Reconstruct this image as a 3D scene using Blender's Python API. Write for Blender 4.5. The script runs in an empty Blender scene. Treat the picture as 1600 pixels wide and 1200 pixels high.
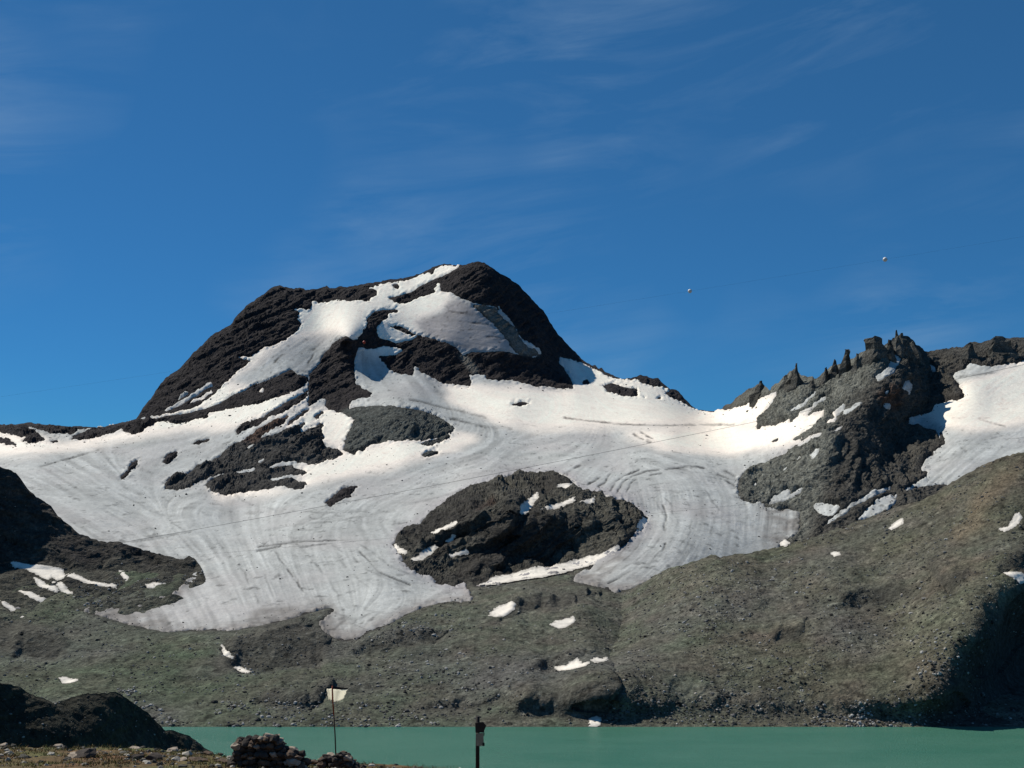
import bpy, math, random
import numpy as np
from mathutils import Vector

# ------------------------------------------------------------------ camera, sky, sun, exposure
SC = bpy.context.scene
F = 1716.0            # focal length in photograph pixels (1600 wide)
HZ = 740.0            # eye-level line in the photograph
CAMZ = 220.0          # camera height over the lake
cam = bpy.data.cameras.new('camera'); camo = bpy.data.objects.new('camera', cam)
SC.collection.objects.link(camo); SC.camera = camo
camo.location = (0, 0, CAMZ); camo.rotation_euler = (math.radians(90), 0, 0)
cam.sensor_width = 36; cam.lens = 36 * F / 1600; cam.shift_y = (HZ - 600) / 1600
cam.clip_start = 0.5; cam.clip_end = 60000

SUN_AZ, SUN_EL = -54.0, 47.0      # degrees from the view direction (minus = left), elevation
SKY_STRENGTH = 0.085
CLOUD_LOC = (0.0, 0.0, 0.0); COVER_LOC = (2.7, 0.3, 1.5)
w = bpy.data.worlds.new('World'); SC.world = w; w.use_nodes = True
nt = w.node_tree; nt.nodes.clear()
def N(t, **kw):
    n = nt.nodes.new(t)
    for k, v in kw.items(): setattr(n, k, v)
    return n
out = N('ShaderNodeOutputWorld'); bg = N('ShaderNodeBackground'); sky = N('ShaderNodeTexSky')
sky.sky_type = 'NISHITA'; sky.sun_disc = False
sky.sun_elevation = math.radians(SUN_EL); sky.sun_rotation = math.radians(SUN_AZ)
sky.altitude = 2700; sky.air_density = 0.9; sky.dust_density = 0.05; sky.ozone_density = 4.0
# deep, saturated high-mountain blue: one response curve per channel over the whole sky
sp = N('ShaderNodeSeparateColor'); cb = N('ShaderNodeCombineColor'); nt.links.new(sky.outputs[0], sp.inputs[0])
for i, (k, g) in enumerate(((.084, .46), (.375, .60), (.672, .676))):
    pw = N('ShaderNodeMath', operation='POWER'); pw.inputs[1].default_value = g
    ml = N('ShaderNodeMath', operation='MULTIPLY'); ml.inputs[1].default_value = k * SKY_STRENGTH ** (g - 1)
    nt.links.new(sp.outputs[i], pw.inputs[0]); nt.links.new(pw.outputs[0], ml.inputs[0]); nt.links.new(ml.outputs[0], cb.inputs[i])
# thin cirrus: stretched noise over the direction of the sky
tc = N('ShaderNodeTexCoord')
mr = N('ShaderNodeMapping'); mr.inputs['Rotation'].default_value = (0, math.radians(9), 0)
mp = N('ShaderNodeMapping'); mp.inputs['Scale'].default_value = (2.6, 2.6, 13.0); mp.inputs['Location'].default_value = CLOUD_LOC
nt.links.new(tc.outputs['Generated'], mr.inputs['Vector'])
n1 = N('ShaderNodeTexNoise'); n1.inputs['Scale'].default_value = 1.6; n1.inputs['Detail'].default_value = 9; n1.inputs['Roughness'].default_value = 0.62
n1.inputs['Distortion'].default_value = 0.5
n2 = N('ShaderNodeTexNoise'); n2.inputs['Scale'].default_value = 3.4; n2.inputs['Detail'].default_value = 3
r1 = N('ShaderNodeMapRange'); r1.inputs['From Min'].default_value = 0.46; r1.inputs['From Max'].default_value = 0.85
r2 = N('ShaderNodeMapRange'); r2.inputs['From Min'].default_value = 0.42; r2.inputs['From Max'].default_value = 0.72
mu = N('ShaderNodeMath', operation='MULTIPLY'); mu2 = N('ShaderNodeMath', operation='MULTIPLY'); mu2.inputs[1].default_value = 0.62
nt.links.new(mr.outputs[0], mp.inputs['Vector']); nt.links.new(mp.outputs[0], n1.inputs['Vector'])
m2 = N('ShaderNodeMapping'); m2.inputs['Location'].default_value = COVER_LOC; nt.links.new(mr.outputs[0], m2.inputs['Vector']); nt.links.new(m2.outputs[0], n2.inputs['Vector'])
nt.links.new(n1.outputs[0], r1.inputs['Value']); nt.links.new(n2.outputs[0], r2.inputs['Value'])
nt.links.new(r1.outputs[0], mu.inputs[0]); nt.links.new(r2.outputs[0], mu.inputs[1]); nt.links.new(mu.outputs[0], mu2.inputs[0])
mx = N('ShaderNodeMixRGB'); mx.inputs['Color2'].default_value = (3.6, 5.2, 7.0, 1)
nt.links.new(mu2.outputs[0], mx.inputs['Fac']); nt.links.new(cb.outputs[0], mx.inputs['Color1'])
nt.links.new(mx.outputs[0], bg.inputs['Color']); bg.inputs['Strength'].default_value = SKY_STRENGTH
nt.links.new(bg.outputs[0], out.inputs['Surface'])

sl = bpy.data.lights.new('sun', 'SUN'); sl.energy = 4.7; sl.angle = math.radians(0.53); sl.color = (1.0, 0.95, 0.855)
so = bpy.data.objects.new('sun', sl); SC.collection.objects.link(so)
a, e = math.radians(SUN_AZ), math.radians(SUN_EL)
SUNV = Vector((math.sin(a) * math.cos(e), math.cos(a) * math.cos(e), math.sin(e)))
so.rotation_euler = SUNV.to_track_quat('Z', 'Y').to_euler(); so.location = (-300, 100, 900)
vs = SC.view_settings
vs.view_transform = 'Standard'; vs.look = 'None'; vs.exposure = 0.0; vs.gamma = 1; vs.use_curve_mapping = False

# ------------------------------------------------------------------ helpers
rng = np.random.default_rng(7); random.seed(7)
TAB = rng.random(65536).astype(np.float32)
def vn(x, y, z):
    xi = np.floor(x).astype(np.int64); yi = np.floor(y).astype(np.int64); zi = np.floor(z).astype(np.int64)
    fx = (x - xi).astype(np.float32); fy = (y - yi).astype(np.float32); fz = (z - zi).astype(np.float32)
    fx = fx * fx * (3 - 2 * fx); fy = fy * fy * (3 - 2 * fy); fz = fz * fz * (3 - 2 * fz)
    def h(i, j, k): return TAB[((i * 73856093) ^ (j * 19349663) ^ (k * 83492791)) & 65535]
    c00 = h(xi, yi, zi) * (1 - fx) + h(xi + 1, yi, zi) * fx
    c10 = h(xi, yi + 1, zi) * (1 - fx) + h(xi + 1, yi + 1, zi) * fx
    c01 = h(xi, yi, zi + 1) * (1 - fx) + h(xi + 1, yi, zi + 1) * fx
    c11 = h(xi, yi + 1, zi + 1) * (1 - fx) + h(xi + 1, yi + 1, zi + 1) * fx
    return (c00 * (1 - fy) + c10 * fy) * (1 - fz) + (c01 * (1 - fy) + c11 * fy) * fz
def fbm(P, size, octv=5, gain=0.5, seed=0, st=(1, 1, 1)):
    x, y, z = (P[..., 0] / size * st[0] + seed * 17.3, P[..., 1] / size * st[1] + seed * 5.1, P[..., 2] / size * st[2] + seed * 9.7)
    s = 0; a = 1; t = 0
    for o in range(octv):
        s = s + a * (vn(x, y, z) * 2 - 1); t += a; a *= gain
        x, y, z = x * 2.03 + 11.1, y * 2.03 + 3.7, z * 2.03 + 7.9
    return s / t
def ridged(P, size, octv=5, gain=0.55, seed=0, st=(1, 1, 1)):
    x, y, z = (P[..., 0] / size * st[0] + seed * 17.3, P[..., 1] / size * st[1] + seed * 5.1, P[..., 2] / size * st[2] + seed * 9.7)
    s = 0; a = 1; t = 0
    for o in range(octv):
        s = s + a * (1 - np.abs(vn(x, y, z) * 2 - 1) * 2); t += a; a *= gain
        x, y, z = x * 2.07 + 11.1, y * 2.07 + 3.7, z * 2.07 + 7.9
    return s / t

U0, V0, UW, VH = -340, 380, 2300, 880          # raster of zone outlines
def raster(polys):
    m = np.zeros((VH, UW), np.float32)
    for p in polys:
        p = np.array(p, float); x = p[:, 0] - U0; y = p[:, 1] - V0
        x2, y2 = np.roll(x, -1), np.roll(y, -1)
        for r in range(max(0, int(y.min()) - 1), min(VH, int(y.max()) + 2)):
            yc = r + 0.001
            c = (y <= yc) != (y2 <= yc)
            if not c.any(): continue
            xs = np.sort(x[c] + (yc - y[c]) / (y2[c] - y[c]) * (x2[c] - x[c]))
            for i in range(0, len(xs) - 1, 2):
                a0, b0 = int(max(0, math.ceil(xs[i]))), int(min(UW, math.floor(xs[i + 1]) + 1))
                if b0 > a0: m[r, a0:b0] = 1
    return m
def box1(m, r, ax):
    k = 2 * r + 1
    pad = [(0, 0), (0, 0)]; pad[ax] = (r + 1, r)
    c = np.cumsum(np.pad(m, pad, mode='edge'), axis=ax, dtype=np.float64)
    return ((c[k:] - c[:-k]) if ax == 0 else (c[:, k:] - c[:, :-k])).astype(np.float32) / k
def blur(m, r, n=2):
    for _ in range(n): m = box1(box1(m, r, 0), r, 1)
    return m
def samp(m, U, V):
    x = np.clip(U - U0, 0, UW - 1.01); y = np.clip(V - V0, 0, VH - 1.01)
    xi = x.astype(int); yi = y.astype(int); fx = (x - xi).astype(np.float32); fy = (y - yi).astype(np.float32)
    return (m[yi, xi] * (1 - fx) + m[yi, xi + 1] * fx) * (1 - fy) + (m[yi + 1, xi] * (1 - fx) + m[yi + 1, xi + 1] * fx) * fy
def lines(pls, wdt=1.0):
    m = np.zeros((VH, UW), np.float32)
    for pl in pls:
        for (x0, y0), (x1, y1) in zip(pl[:-1], pl[1:]):
            n = int(math.hypot(x1 - x0, y1 - y0) * 2) + 1
            for i in range(n + 1):
                t = i / n
                x = x0 + (x1 - x0) * t - U0; y = y0 + (y1 - y0) * t - V0
                for dy in range(int(-wdt), int(wdt) + 1):
                    r, c = int(round(y + dy)), int(round(x))
                    if 0 <= r < VH and 0 <= c < UW: m[r, c] = 1
    return m

def tps(pts):
    pts = np.array(pts, float); X = pts[:, :2] / 400.0; d = np.log(pts[:, 2]); n = len(X)
    r2 = ((X[:, None] - X[None]) ** 2).sum(-1)
    K = 0.5 * r2 * np.log(r2 + 1e-9) + np.eye(n) * 4e-4
    Pm = np.c_[np.ones(n), X]
    A = np.zeros((n + 3, n + 3)); A[:n, :n] = K; A[:n, n:] = Pm; A[n:, :n] = Pm.T
    co = np.linalg.solve(A, np.r_[d, 0, 0, 0])
    def f(U, V):
        x = (np.asarray(U, np.float32) / 400).ravel(); y = (np.asarray(V, np.float32) / 400).ravel()
        s = np.full(x.shape, co[n], np.float32) + np.float32(co[n + 1]) * x + np.float32(co[n + 2]) * y
        for i in range(n):
            r = (x - np.float32(X[i, 0])) ** 2 + (y - np.float32(X[i, 1])) ** 2
            s += np.float32(0.5 * co[i]) * r * np.log(r + np.float32(1e-9))
        return np.exp(s).reshape(np.shape(U)).astype(np.float64)
    return f
def shore_clamp(D, V):
    # land stays just above the lake down to the shoreline, then runs on under the water
    lim = np.interp(V, [HZ, 1100, 1132, 1137, 1139, 1300], [-6.0, -6.0, -1.0, 0.4, 5.0, 8.0])
    pl = np.where(V > HZ + 20, (CAMZ + lim) * F / np.maximum(V - HZ, 20), 1e9)
    D = np.minimum(D, pl); k = np.clip((V - 1092) / 44, 0, 1); k = k * k
    return np.where(V > 1092, D * (1 - k) + pl * k, D)
def ray(U, V, D):
    return np.stack([(U - 800) / F * D, D, CAMZ + (HZ - V) / F * D], -1)
def normals(P):
    du = np.gradient(P, axis=1); dv = np.gradient(P, axis=0)
    n = np.cross(du, dv); n /= np.linalg.norm(n, axis=-1, keepdims=True) + 1e-9
    n[n[..., 2] < 0] *= -1
    return n
def polyl(pts):
    p = np.array(pts, float); return lambda u: np.interp(u, p[:, 0], p[:, 1])

def link(name, me, parent=None):
    o = bpy.data.objects.new(name, me); SC.collection.objects.link(o)
    if parent is not None: o.parent = parent
    return o
def grid_mesh(name, P, col, mat, keep=None, smooth=False):
    """P rows x cols x 3; col same; keep: mask of faces"""
    R, C = P.shape[:2]
    idx = np.arange(R * C).reshape(R, C)
    q = np.stack([idx[1:, :-1], idx[1:, 1:], idx[:-1, 1:], idx[:-1, :-1]], -1)
    if keep is not None: q = q[keep]
    q = q.reshape(-1, 4)
    used = np.zeros(R * C, bool); used[q.ravel()] = True
    rem = np.cumsum(used) - 1
    v = P.reshape(-1, 3)[used].astype(np.float32); q = rem[q].astype(np.int32)
    c = col.reshape(-1, 3)[used].astype(np.float32)
    return raw_mesh(name, v, q, c, mat, smooth)
def raw_mesh(name, v, q, c, mat, smooth=True):
    me = bpy.data.meshes.new(name); k = q.shape[1]
    me.vertices.add(len(v)); me.vertices.foreach_set('co', np.asarray(v, np.float32).ravel())
    me.loops.add(q.size); me.loops.foreach_set('vertex_index', np.asarray(q, np.int32).ravel())
    me.polygons.add(len(q)); me.polygons.foreach_set('loop_start', np.arange(0, q.size, k, dtype=np.int32))
    me.polygons.foreach_set('use_smooth', np.full(len(q), smooth, bool))
    me.update(calc_edges=True)
    if c is not None:
        at = me.color_attributes.new('tint', 'FLOAT_COLOR', 'POINT')
        at.data.foreach_set('color', np.c_[c, np.ones(len(c))].astype(np.float32).ravel())
    me.materials.append(mat); me.validate()
    return me
def setp(o, label=None, cat=None, group=None, kind=None):
    if label: o['label'] = label
    if cat: o['category'] = cat
    if group: o['group'] = group
    if kind: o['kind'] = kind
    return o

def material(name, rough=0.95, spec=0.1, sizes=((9, .35), (2.2, .35)), bump=((7, 1.2), (1.5, .35)), attr=True, base=(.5, .5, .5), tr=0):
    m = bpy.data.materials.new(name); m.use_nodes = True; t = m.node_tree; L = t.links
    b = t.nodes['Principled BSDF']; b.inputs['Roughness'].default_value = rough; b.inputs['Specular IOR Level'].default_value = spec
    co = t.nodes.new('ShaderNodeNewGeometry').outputs['Position']
    if not attr: co = t.nodes.new('ShaderNodeTexCoord').outputs['Object']
    if attr:
        a_ = t.nodes.new('ShaderNodeAttribute'); a_.attribute_name = 'tint'; c = a_.outputs['Color']
    else:
        a_ = t.nodes.new('ShaderNodeRGB'); a_.outputs[0].default_value = (*base, 1); c = a_.outputs[0]
    for s, k in sizes:
        n = t.nodes.new('ShaderNodeTexNoise'); n.inputs['Scale'].default_value = 1 / s; n.inputs['Detail'].default_value = 5; n.inputs['Roughness'].default_value = .65
        L.new(co, n.inputs['Vector'])
        r = t.nodes.new('ShaderNodeMapRange'); r.inputs['From Min'].default_value = .3; r.inputs['From Max'].default_value = .7
        r.inputs['To Min'].default_value = 1 - k; r.inputs['To Max'].default_value = 1 + k
        L.new(n.outputs[0], r.inputs['Value'])
        v = t.nodes.new('ShaderNodeVectorMath'); v.operation = 'SCALE'
        L.new(c, v.inputs[0]); L.new(r.outputs[0], v.inputs['Scale']); c = v.outputs[0]
    L.new(c, b.inputs['Base Color'])
    prev = None
    for s, h in bump:
        n = t.nodes.new('ShaderNodeTexNoise'); n.inputs['Scale'].default_value = 1 / s; n.inputs['Detail'].default_value = 6; n.inputs['Roughness'].default_value = .6
        L.new(co, n.inputs['Vector'])
        bp = t.nodes.new('ShaderNodeBump'); bp.inputs['Distance'].default_value = h; bp.inputs['Strength'].default_value = 1
        L.new(n.outputs[0], bp.inputs['Height'])
        if prev is not None: L.new(prev, bp.inputs['Normal'])
        prev = bp.outputs[0]
    if prev is not None: L.new(prev, b.inputs['Normal'])
    return m
M_ROCK = material('rock', sizes=((26, .35), (6, .5), (2.5, .35)), bump=((16, 9.0), (5, 3.0)))
M_SNOW = material('snow_and_ice', rough=.8, spec=.15, sizes=((40, .05), (6, .10), (2.5, .08)), bump=((30, 1.0), (6, .5)))
M_TURF = material('moraine_turf', sizes=((45, .2), (7, .45), (2.2, .5)), bump=((12, 3.2), (3.5, 1.6)))
M_PATCH = material('old_snow', rough=.8, spec=.15, sizes=((8, .06), (2, .08)), bump=((6, .5),))

# ------------------------------------------------------------------ outlines
SKY = [(-340,640),(-200,655),(-60,668),(0,663),(20,664),(45,660),(70,664),(110,667),(145,668),(165,666),(190,660),(213,655),(217,649),(222,640),(228,632),(238,620),(250,602),(258,592),(270,583),(282,575),(293,563),(303,550),(315,541),(323,532),(333,523),(345,517),(358,508),(363,505),(368,495),(378,485),(388,476),(397,470),(407,463),(415,457),(422,452),(430,447),(437,446),(445,449),(455,450),(470,451),(480,453),(492,452),(505,449),(510,446),(516,450),(525,450),(533,447),(545,448),(555,446),(565,445),(580,443),(592,440),(605,437),(620,436),(635,434),(648,430),(660,425),(670,421),(680,416),(690,413),(700,413),(712,415),(725,415),(735,411),(742,409),(750,410),(757,412),(765,417),(775,423),(785,429),(795,435),(803,440),(810,446),(818,454),(827,464),(835,473),(843,480),(850,487),(856,497),(861,507),(866,515),(872,522),(880,530),(887,539),(895,547),(903,555),(910,562),(916,567),(925,571),(930,570),(935,576),(940,574),(945,580),(950,584),(962,588),(972,592),(985,591),(995,589),(1000,587),(1010,588),(1020,591),(1028,591),(1033,596),(1040,603),(1047,609),(1055,609),(1060,613),(1065,618),(1072,626),(1080,633),(1088,639),(1100,641),(1115,643),(1125,640),(1135,635),(1143,629),(1150,622),(1160,616),(1170,607),(1178,604),(1185,600),(1192,601),(1198,604),(1204,610),(1206,606),(1211,600),(1217,597),(1222,592),(1228,586),(1234,580),(1240,580),(1246,580),(1252,586),(1258,588),(1264,590),(1269,588),(1272,592),(1276,592),(1283,586),(1290,579),(1297,574),(1303,571),(1307,572),(1314,568),(1317,567),(1329,563),(1335,561),(1342,552),(1350,548),(1360,545),(1372,543),(1379,540),(1388,536),(1395,528),(1401,529),(1406,526),(1412,525),(1418,525),(1425,532),(1433,538),(1441,546),(1447,550),(1455,549),(1470,546),(1480,545),(1490,544),(1503,542),(1512,539),(1516,536),(1530,535),(1545,532),(1555,527),(1565,526),(1580,528),(1590,527),(1600,529),(1680,520),(1760,545),(1960,570)]
sky_v = polyl(SKY)

ROCKS_DARK = [
 # left flank of the summit
 [(180,662),(217,640),(240,600),(300,535),(360,490),(420,430),(520,430),(560,436),(600,430),(604,441),(590,446),(572,450),(590,454),(589,462),(575,470),(555,471),(530,469),(515,472),(500,474),(492,471),(486,469),(488,480),(480,486),(470,482),(458,483),(468,490),(464,499),(472,506),(467,513),(458,522),(445,532),(425,541),(408,546),(402,552),(392,558),(374,557),(372,561),(392,564),(384,571),(372,580),(362,590),(350,601),(340,612),(322,626),(305,637),(285,643),(255,648),(225,653)],
 [(588,430),(660,415),(700,400),(715,405),(714,416),(690,416),(680,419),(676,432),(670,425),(655,430),(640,437),(620,440),(600,443)],
 [(613,444),(623,445),(622,452),(614,452)],
 # band under the left snowfield
 [(108,688),(120,680),(145,672),(165,666),(195,660),(217,656),(240,655),(262,651),(290,647),(320,640),(345,631),(360,621),(385,608),(400,600),(425,593),(442,583),(455,578),(462,584),(470,588),(482,590),(481,597),(470,606),(450,616),(425,622),(405,631),(385,634),(360,638),(340,643),(325,648),(327,652),(305,656),(285,661),(265,663),(262,657),(247,661),(235,667),(226,670),(220,676),(208,679),(195,676),(190,669),(184,674),(172,678),(150,683),(138,688)],
 # pyramid and the rib above it
 [(482,636),(481,612),(483,595),(486,582),(493,576),(500,566),(507,553),(516,543),(524,535),(532,529),(540,526),(550,532),(558,530),(566,522),(572,510),(575,498),(582,490),(592,486),(607,484),(621,483),(621,488),(608,490),(605,498),(596,503),(590,510),(587,520),(592,528),(605,533),(620,537),(640,533),(655,526),(667,527),(680,531),(700,537),(712,543),(722,556),(735,572),(746,585),(732,587),(737,597),(735,604),(710,601),(690,599),(672,590),(660,582),(645,572),(646,586),(632,587),(620,584),(607,577),(600,567),(592,557),(615,556),(630,549),(618,543),(600,541),(580,546),(562,542),(557,552),(553,565),(553,580),(555,600),(565,606),(582,615),(578,620),(560,624),(546,630),(545,642),(530,645),(515,640),(508,634),(510,624),(500,622),(495,628)],
 # summit block, its right face and the cliff band
 [(607,466),(625,462),(640,458),(655,449),(670,441),(682,436),(692,432),(702,427),(713,421),(720,413),(735,400),(760,400),(820,440),(860,490),(920,560),(960,575),(1000,575),(1030,583),(1060,605),(1085,630),(1115,638),(1115,645),(1090,641),(1075,634),(1062,627),(1050,622),(1038,617),(1047,610),(1035,605),(1020,603),(1005,600),(997,594),(985,594),(962,592),(945,585),(930,577),(912,569),(892,562),(875,558),(872,562),(877,572),(885,582),(890,590),(897,608),(877,608),(860,605),(842,604),(822,600),(800,595),(780,595),(762,592),(757,586),(746,584),(737,570),(727,555),(735,551),(750,552),(780,549),(797,552),(815,557),(835,560),(846,553),(835,542),(820,532),(810,522),(802,505),(790,497),(780,487),(772,479),(755,476),(735,472),(722,467),(712,462),(705,457),(690,456),(685,456),(672,460),(657,464),(642,472),(622,475),(614,470)],
 [(742,480),(752,484),(765,494),(778,505),(786,513),(780,512),(765,500),(750,489)],
 [(942,603),(955,599),(970,605),(985,608),(995,608),(998,618),(985,621),(965,617),(950,612)],
 [(910,594),(920,595),(921,601),(912,601)],[(1026,620),(1031,621),(1031,625),(1027,624)],[(1004,621),(1009,621),(1008,624)],
 [(797,632),(812,629),(830,630),(822,633),(806,635)],
 # far left skyline
 [(-340,640),(0,655),(45,655),(95,662),(160,664),(150,669),(120,671),(118,676),(105,679),(80,679),(66,672),(50,668),(43,668),(45,673),(55,676),(64,683),(70,687),(60,692),(45,693),(34,690),(44,683),(34,685),(20,681),(0,676),(-340,690)],
 [(0,686),(12,687),(22,692),(27,698),(18,697),(5,693),(-40,690)],[(78,690),(90,688),(92,691),(82,693)],
 # striped ridges in the middle left
 [(370,672),(378,665),(395,658),(415,650),(430,640),(450,628),(465,620),(479,611),(480,619),(470,628),(455,638),(440,645),(425,652),(410,660),(395,668),(380,676),(372,681)],
 [(378,690),(393,681),(415,668),(432,658),(452,648),(444,661),(424,674),(402,688)],
 [(456,655),(478,640),(484,640),(470,652),(458,661),(450,668),(446,666)],[(490,655),(502,642),(507,643),(497,656)],
 [(258,765),(258,757),(265,748),(290,742),(302,736),(308,727),(325,725),(345,713),(355,702),(372,692),(400,688),(432,680),(450,670),(467,666),(475,660),(482,662),(480,670),(490,672),(500,662),(505,664),(502,672),(507,685),(500,692),(512,702),(528,703),(535,710),(507,722),(482,726),(472,722),(460,720),(457,733),(480,737),(478,743),(450,742),(447,748),(475,753),(480,758),(472,765),(455,763),(437,760),(425,762),(405,768),(375,772),(345,775),(325,765),(320,758),(335,748),(360,740),(340,743),(315,751),(303,756),(300,762),(275,766)],
 [(508,788),(520,775),(535,765),(555,761),(562,760),(550,770),(548,778),(530,785),(515,791)],
 [(256,722),(262,712),(275,706),(278,709),(270,720),(262,726),(256,726)],[(300,694),(310,690),(330,685),(325,690),(312,695),(303,696)],
 [(188,748),(200,735),(205,722),(216,720),(211,733),(203,736),(199,746),(190,750)],
]
SCREE = [[(735,475),(757,478),(772,482),(785,498),(800,508),(808,521),(818,536),(835,545),(842,556),(822,558),(805,552),(795,537),(780,517),(765,502),(750,488)],[(716,556),(727,556),(740,570),(748,584),(737,586),(727,572)]]
ROCKS_DARK += SCREE + [[(604,508),(625,511),(640,518),(656,527),(640,524),(622,516)]]
ROCK_ROUND = [[(530,643),(545,640),(560,637),(585,634),(610,635),(635,638),(660,642),(680,650),(700,662),(711,671),(700,679),(675,686),(650,689),(620,689),(600,692),(577,697),(565,706),(550,710),(537,705),(539,690),(550,667),(555,657),(545,652)],
 [(655,694),(675,688),(700,680),(705,684),(690,690),(670,696)],[(658,712),(668,706),(690,705),(680,710),(668,715)]]
ROCK_ISLAND = [[(615,852),(620,840),(632,826),(657,819),(670,805),(695,787),(720,770),(745,757),(775,750),(800,745),(815,740),(840,739),(867,740),(880,743),(897,754),(902,766),(920,770),(940,772),(955,779),(975,782),(985,790),(997,800),(1012,811),(1010,820),(997,832),(985,842),(975,852),(965,858),(940,870),(915,877),(880,885),(850,890),(820,897),(800,900),(775,905),(750,915),(735,916),(725,912),(707,917),(687,912),(670,902),(642,892),(632,880),(617,858)]]
ROCK_RIDGE = [
 [(1115,636),(1150,615),(1185,585),(1205,600),(1215,585),(1246,555),(1275,580),(1320,530),(1360,505),(1403,500),(1450,535),(1560,510),(1960,550),(1960,575),(1600,564),(1576,570),(1550,573),(1530,571),(1516,567),(1505,579),(1490,583),(1490,590),(1500,605),(1506,619),(1500,623),(1485,625),(1460,633),(1455,645),(1420,652),(1419,663),(1440,668),(1470,676),(1475,685),(1476,692),(1465,702),(1445,718),(1440,730),(1450,738),(1445,748),(1415,764),(1408,768),(1480,757),(1480,800),(1300,860),(1218,860),(1222,850),(1245,838),(1252,825),(1248,800),(1232,795),(1210,797),(1190,787),(1170,787),(1156,778),(1152,766),(1156,750),(1172,732),(1195,722),(1212,715),(1232,702),(1262,695),(1290,682),(1280,676),(1262,684),(1230,690),(1238,681),(1262,668),(1282,652),(1290,640),(1270,648),(1240,662),(1232,658),(1190,668),(1183,672),(1186,656),(1200,641),(1210,632),(1216,620),(1213,612),(1190,622),(1165,633),(1150,637),(1135,641)],
 [(1205,690),(1220,685),(1212,693)],[(1178,668),(1195,660),(1205,656),(1196,664),(1186,670)],[(1255,683),(1285,668),(1300,664),(1280,676),(1262,682)],
]
SNOW_ON = [[(362,741),(380,734),(400,732),(398,737),(375,741)],[(408,732),(440,725),(460,720),(456,727),(425,733)],[(422,748),(448,743),(450,748),(425,752)],[(400,722),(413,717),(413,721),(404,724)],[(446,669),(470,652),(484,643),(480,652),(456,671)],[(468,674),(488,654),(493,656),(478,676)],[(385,700),(410,692),(412,695),(390,704)],
 [(1196,676),(1215,664),(1236,654),(1233,661),(1206,676)],[(1256,628),(1268,618),(1276,612),(1274,620),(1262,630)],[(1300,648),(1318,632),(1322,634),(1306,652)],[(1296,676),(1318,664),(1316,670),(1300,680)],[(1220,735),(1232,728),(1231,733),(1223,738)],[(1175,760),(1184,752),(1186,757),(1178,764)],  # snow lying inside rock
 [(253,645),(272,634),(290,622),(310,610),(329,597),(331,600),(315,612),(296,625),(276,637)],[(275,625),(285,617),(295,612),(294,616),(282,624)],[(290,634),(312,622),(333,609),(332,613),(312,626)],
 [(404,610),(411,608),(412,613),(406,614)],[(683,444),(686,443),(688,457),(682,457),(681,450)],
 [(776,478),(780,480),(787,490),(797,500),(799,503),(792,500),(783,491)],[(819,532),(830,540),(843,546),(843,548),(828,543)],
 [(1368,595),(1372,585),(1388,574),(1390,558),(1405,557),(1406,565),(1395,585),(1385,590),(1372,595)],
 [(1450,568),(1455,570),(1464,581),(1460,584),(1454,578)],[(1413,596),(1421,595),(1424,605),(1422,618),(1416,615),(1409,607)],
 [(1315,651),(1318,641),(1335,632),(1348,627),(1346,634),(1332,642),(1320,650)],
 [(1232,646),(1248,634),(1263,627),(1260,632),(1246,641)],[(1238,664),(1252,644),(1268,636),(1292,618),(1290,626),(1270,642),(1256,656),(1246,664)],
 [(1226,688),(1248,670),(1270,660),(1288,644),(1288,650),(1270,666),(1250,680),(1234,690)],[(1290,660),(1310,652),(1306,660),(1292,664)],
 [(1378,636),(1384,628),(1394,634),(1388,642)],[(1382,613),(1387,609),(1387,614),(1383,617)],[(1242,719),(1250,712),(1253,715),(1245,719)],[(1264,712),(1275,704),(1283,702),(1281,710),(1272,719),(1266,717)],
 [(1200,789),(1212,776),(1232,764),(1236,768),(1228,780),(1246,766),(1258,762),(1254,770),(1238,780),(1212,788)],
 [(1270,790),(1277,786),(1295,788),(1310,790),(1311,796),(1302,805),(1292,811),(1277,802)],
 [(1286,828),(1306,806),(1325,791),(1360,771),(1390,760),(1392,765),(1362,779),(1330,795),(1308,814)],
 [(1338,817),(1352,800),(1366,786),(1382,776),(1402,772),(1400,784),(1384,798),(1368,808),(1350,812)],
 [(1411,769),(1428,762),(1444,750),(1458,742),(1456,748),(1440,760),(1420,770)],
 [(1448,647),(1456,652),(1466,672),(1470,690),(1464,678),(1455,662)],[(1440,734),(1452,718),(1470,704),(1478,694),(1480,700),(1468,716),(1454,732),(1442,738)],
]
MORAINE = [[(-340,955),(0,958),(70,952),(110,952),(150,962),(200,979),(255,990),(330,986),(365,988),(400,981),(425,977),(450,970),(478,960),(507,951),(522,954),(510,965),(498,975),(505,986),(525,1000),(540,1004),(560,1000),(580,988),(600,981),(635,964),(652,955),(675,949),(707,942),(735,941),(740,935),(728,918),(732,914),(750,919),(770,917),(800,912),(850,902),(885,895),(905,889),(930,882),(915,892),(895,903),(890,909),(900,912),(920,915),(940,920),(962,926),(990,921),(1020,908),(1040,930),(1200,900),(1960,880),(1960,1260),(-340,1260)],
 [(-340,760),(0,775),(40,800),(95,846),(130,866),(200,878),(280,896),(300,900),(270,930),(225,948),(150,951),(100,950),(-340,962)]]

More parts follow.
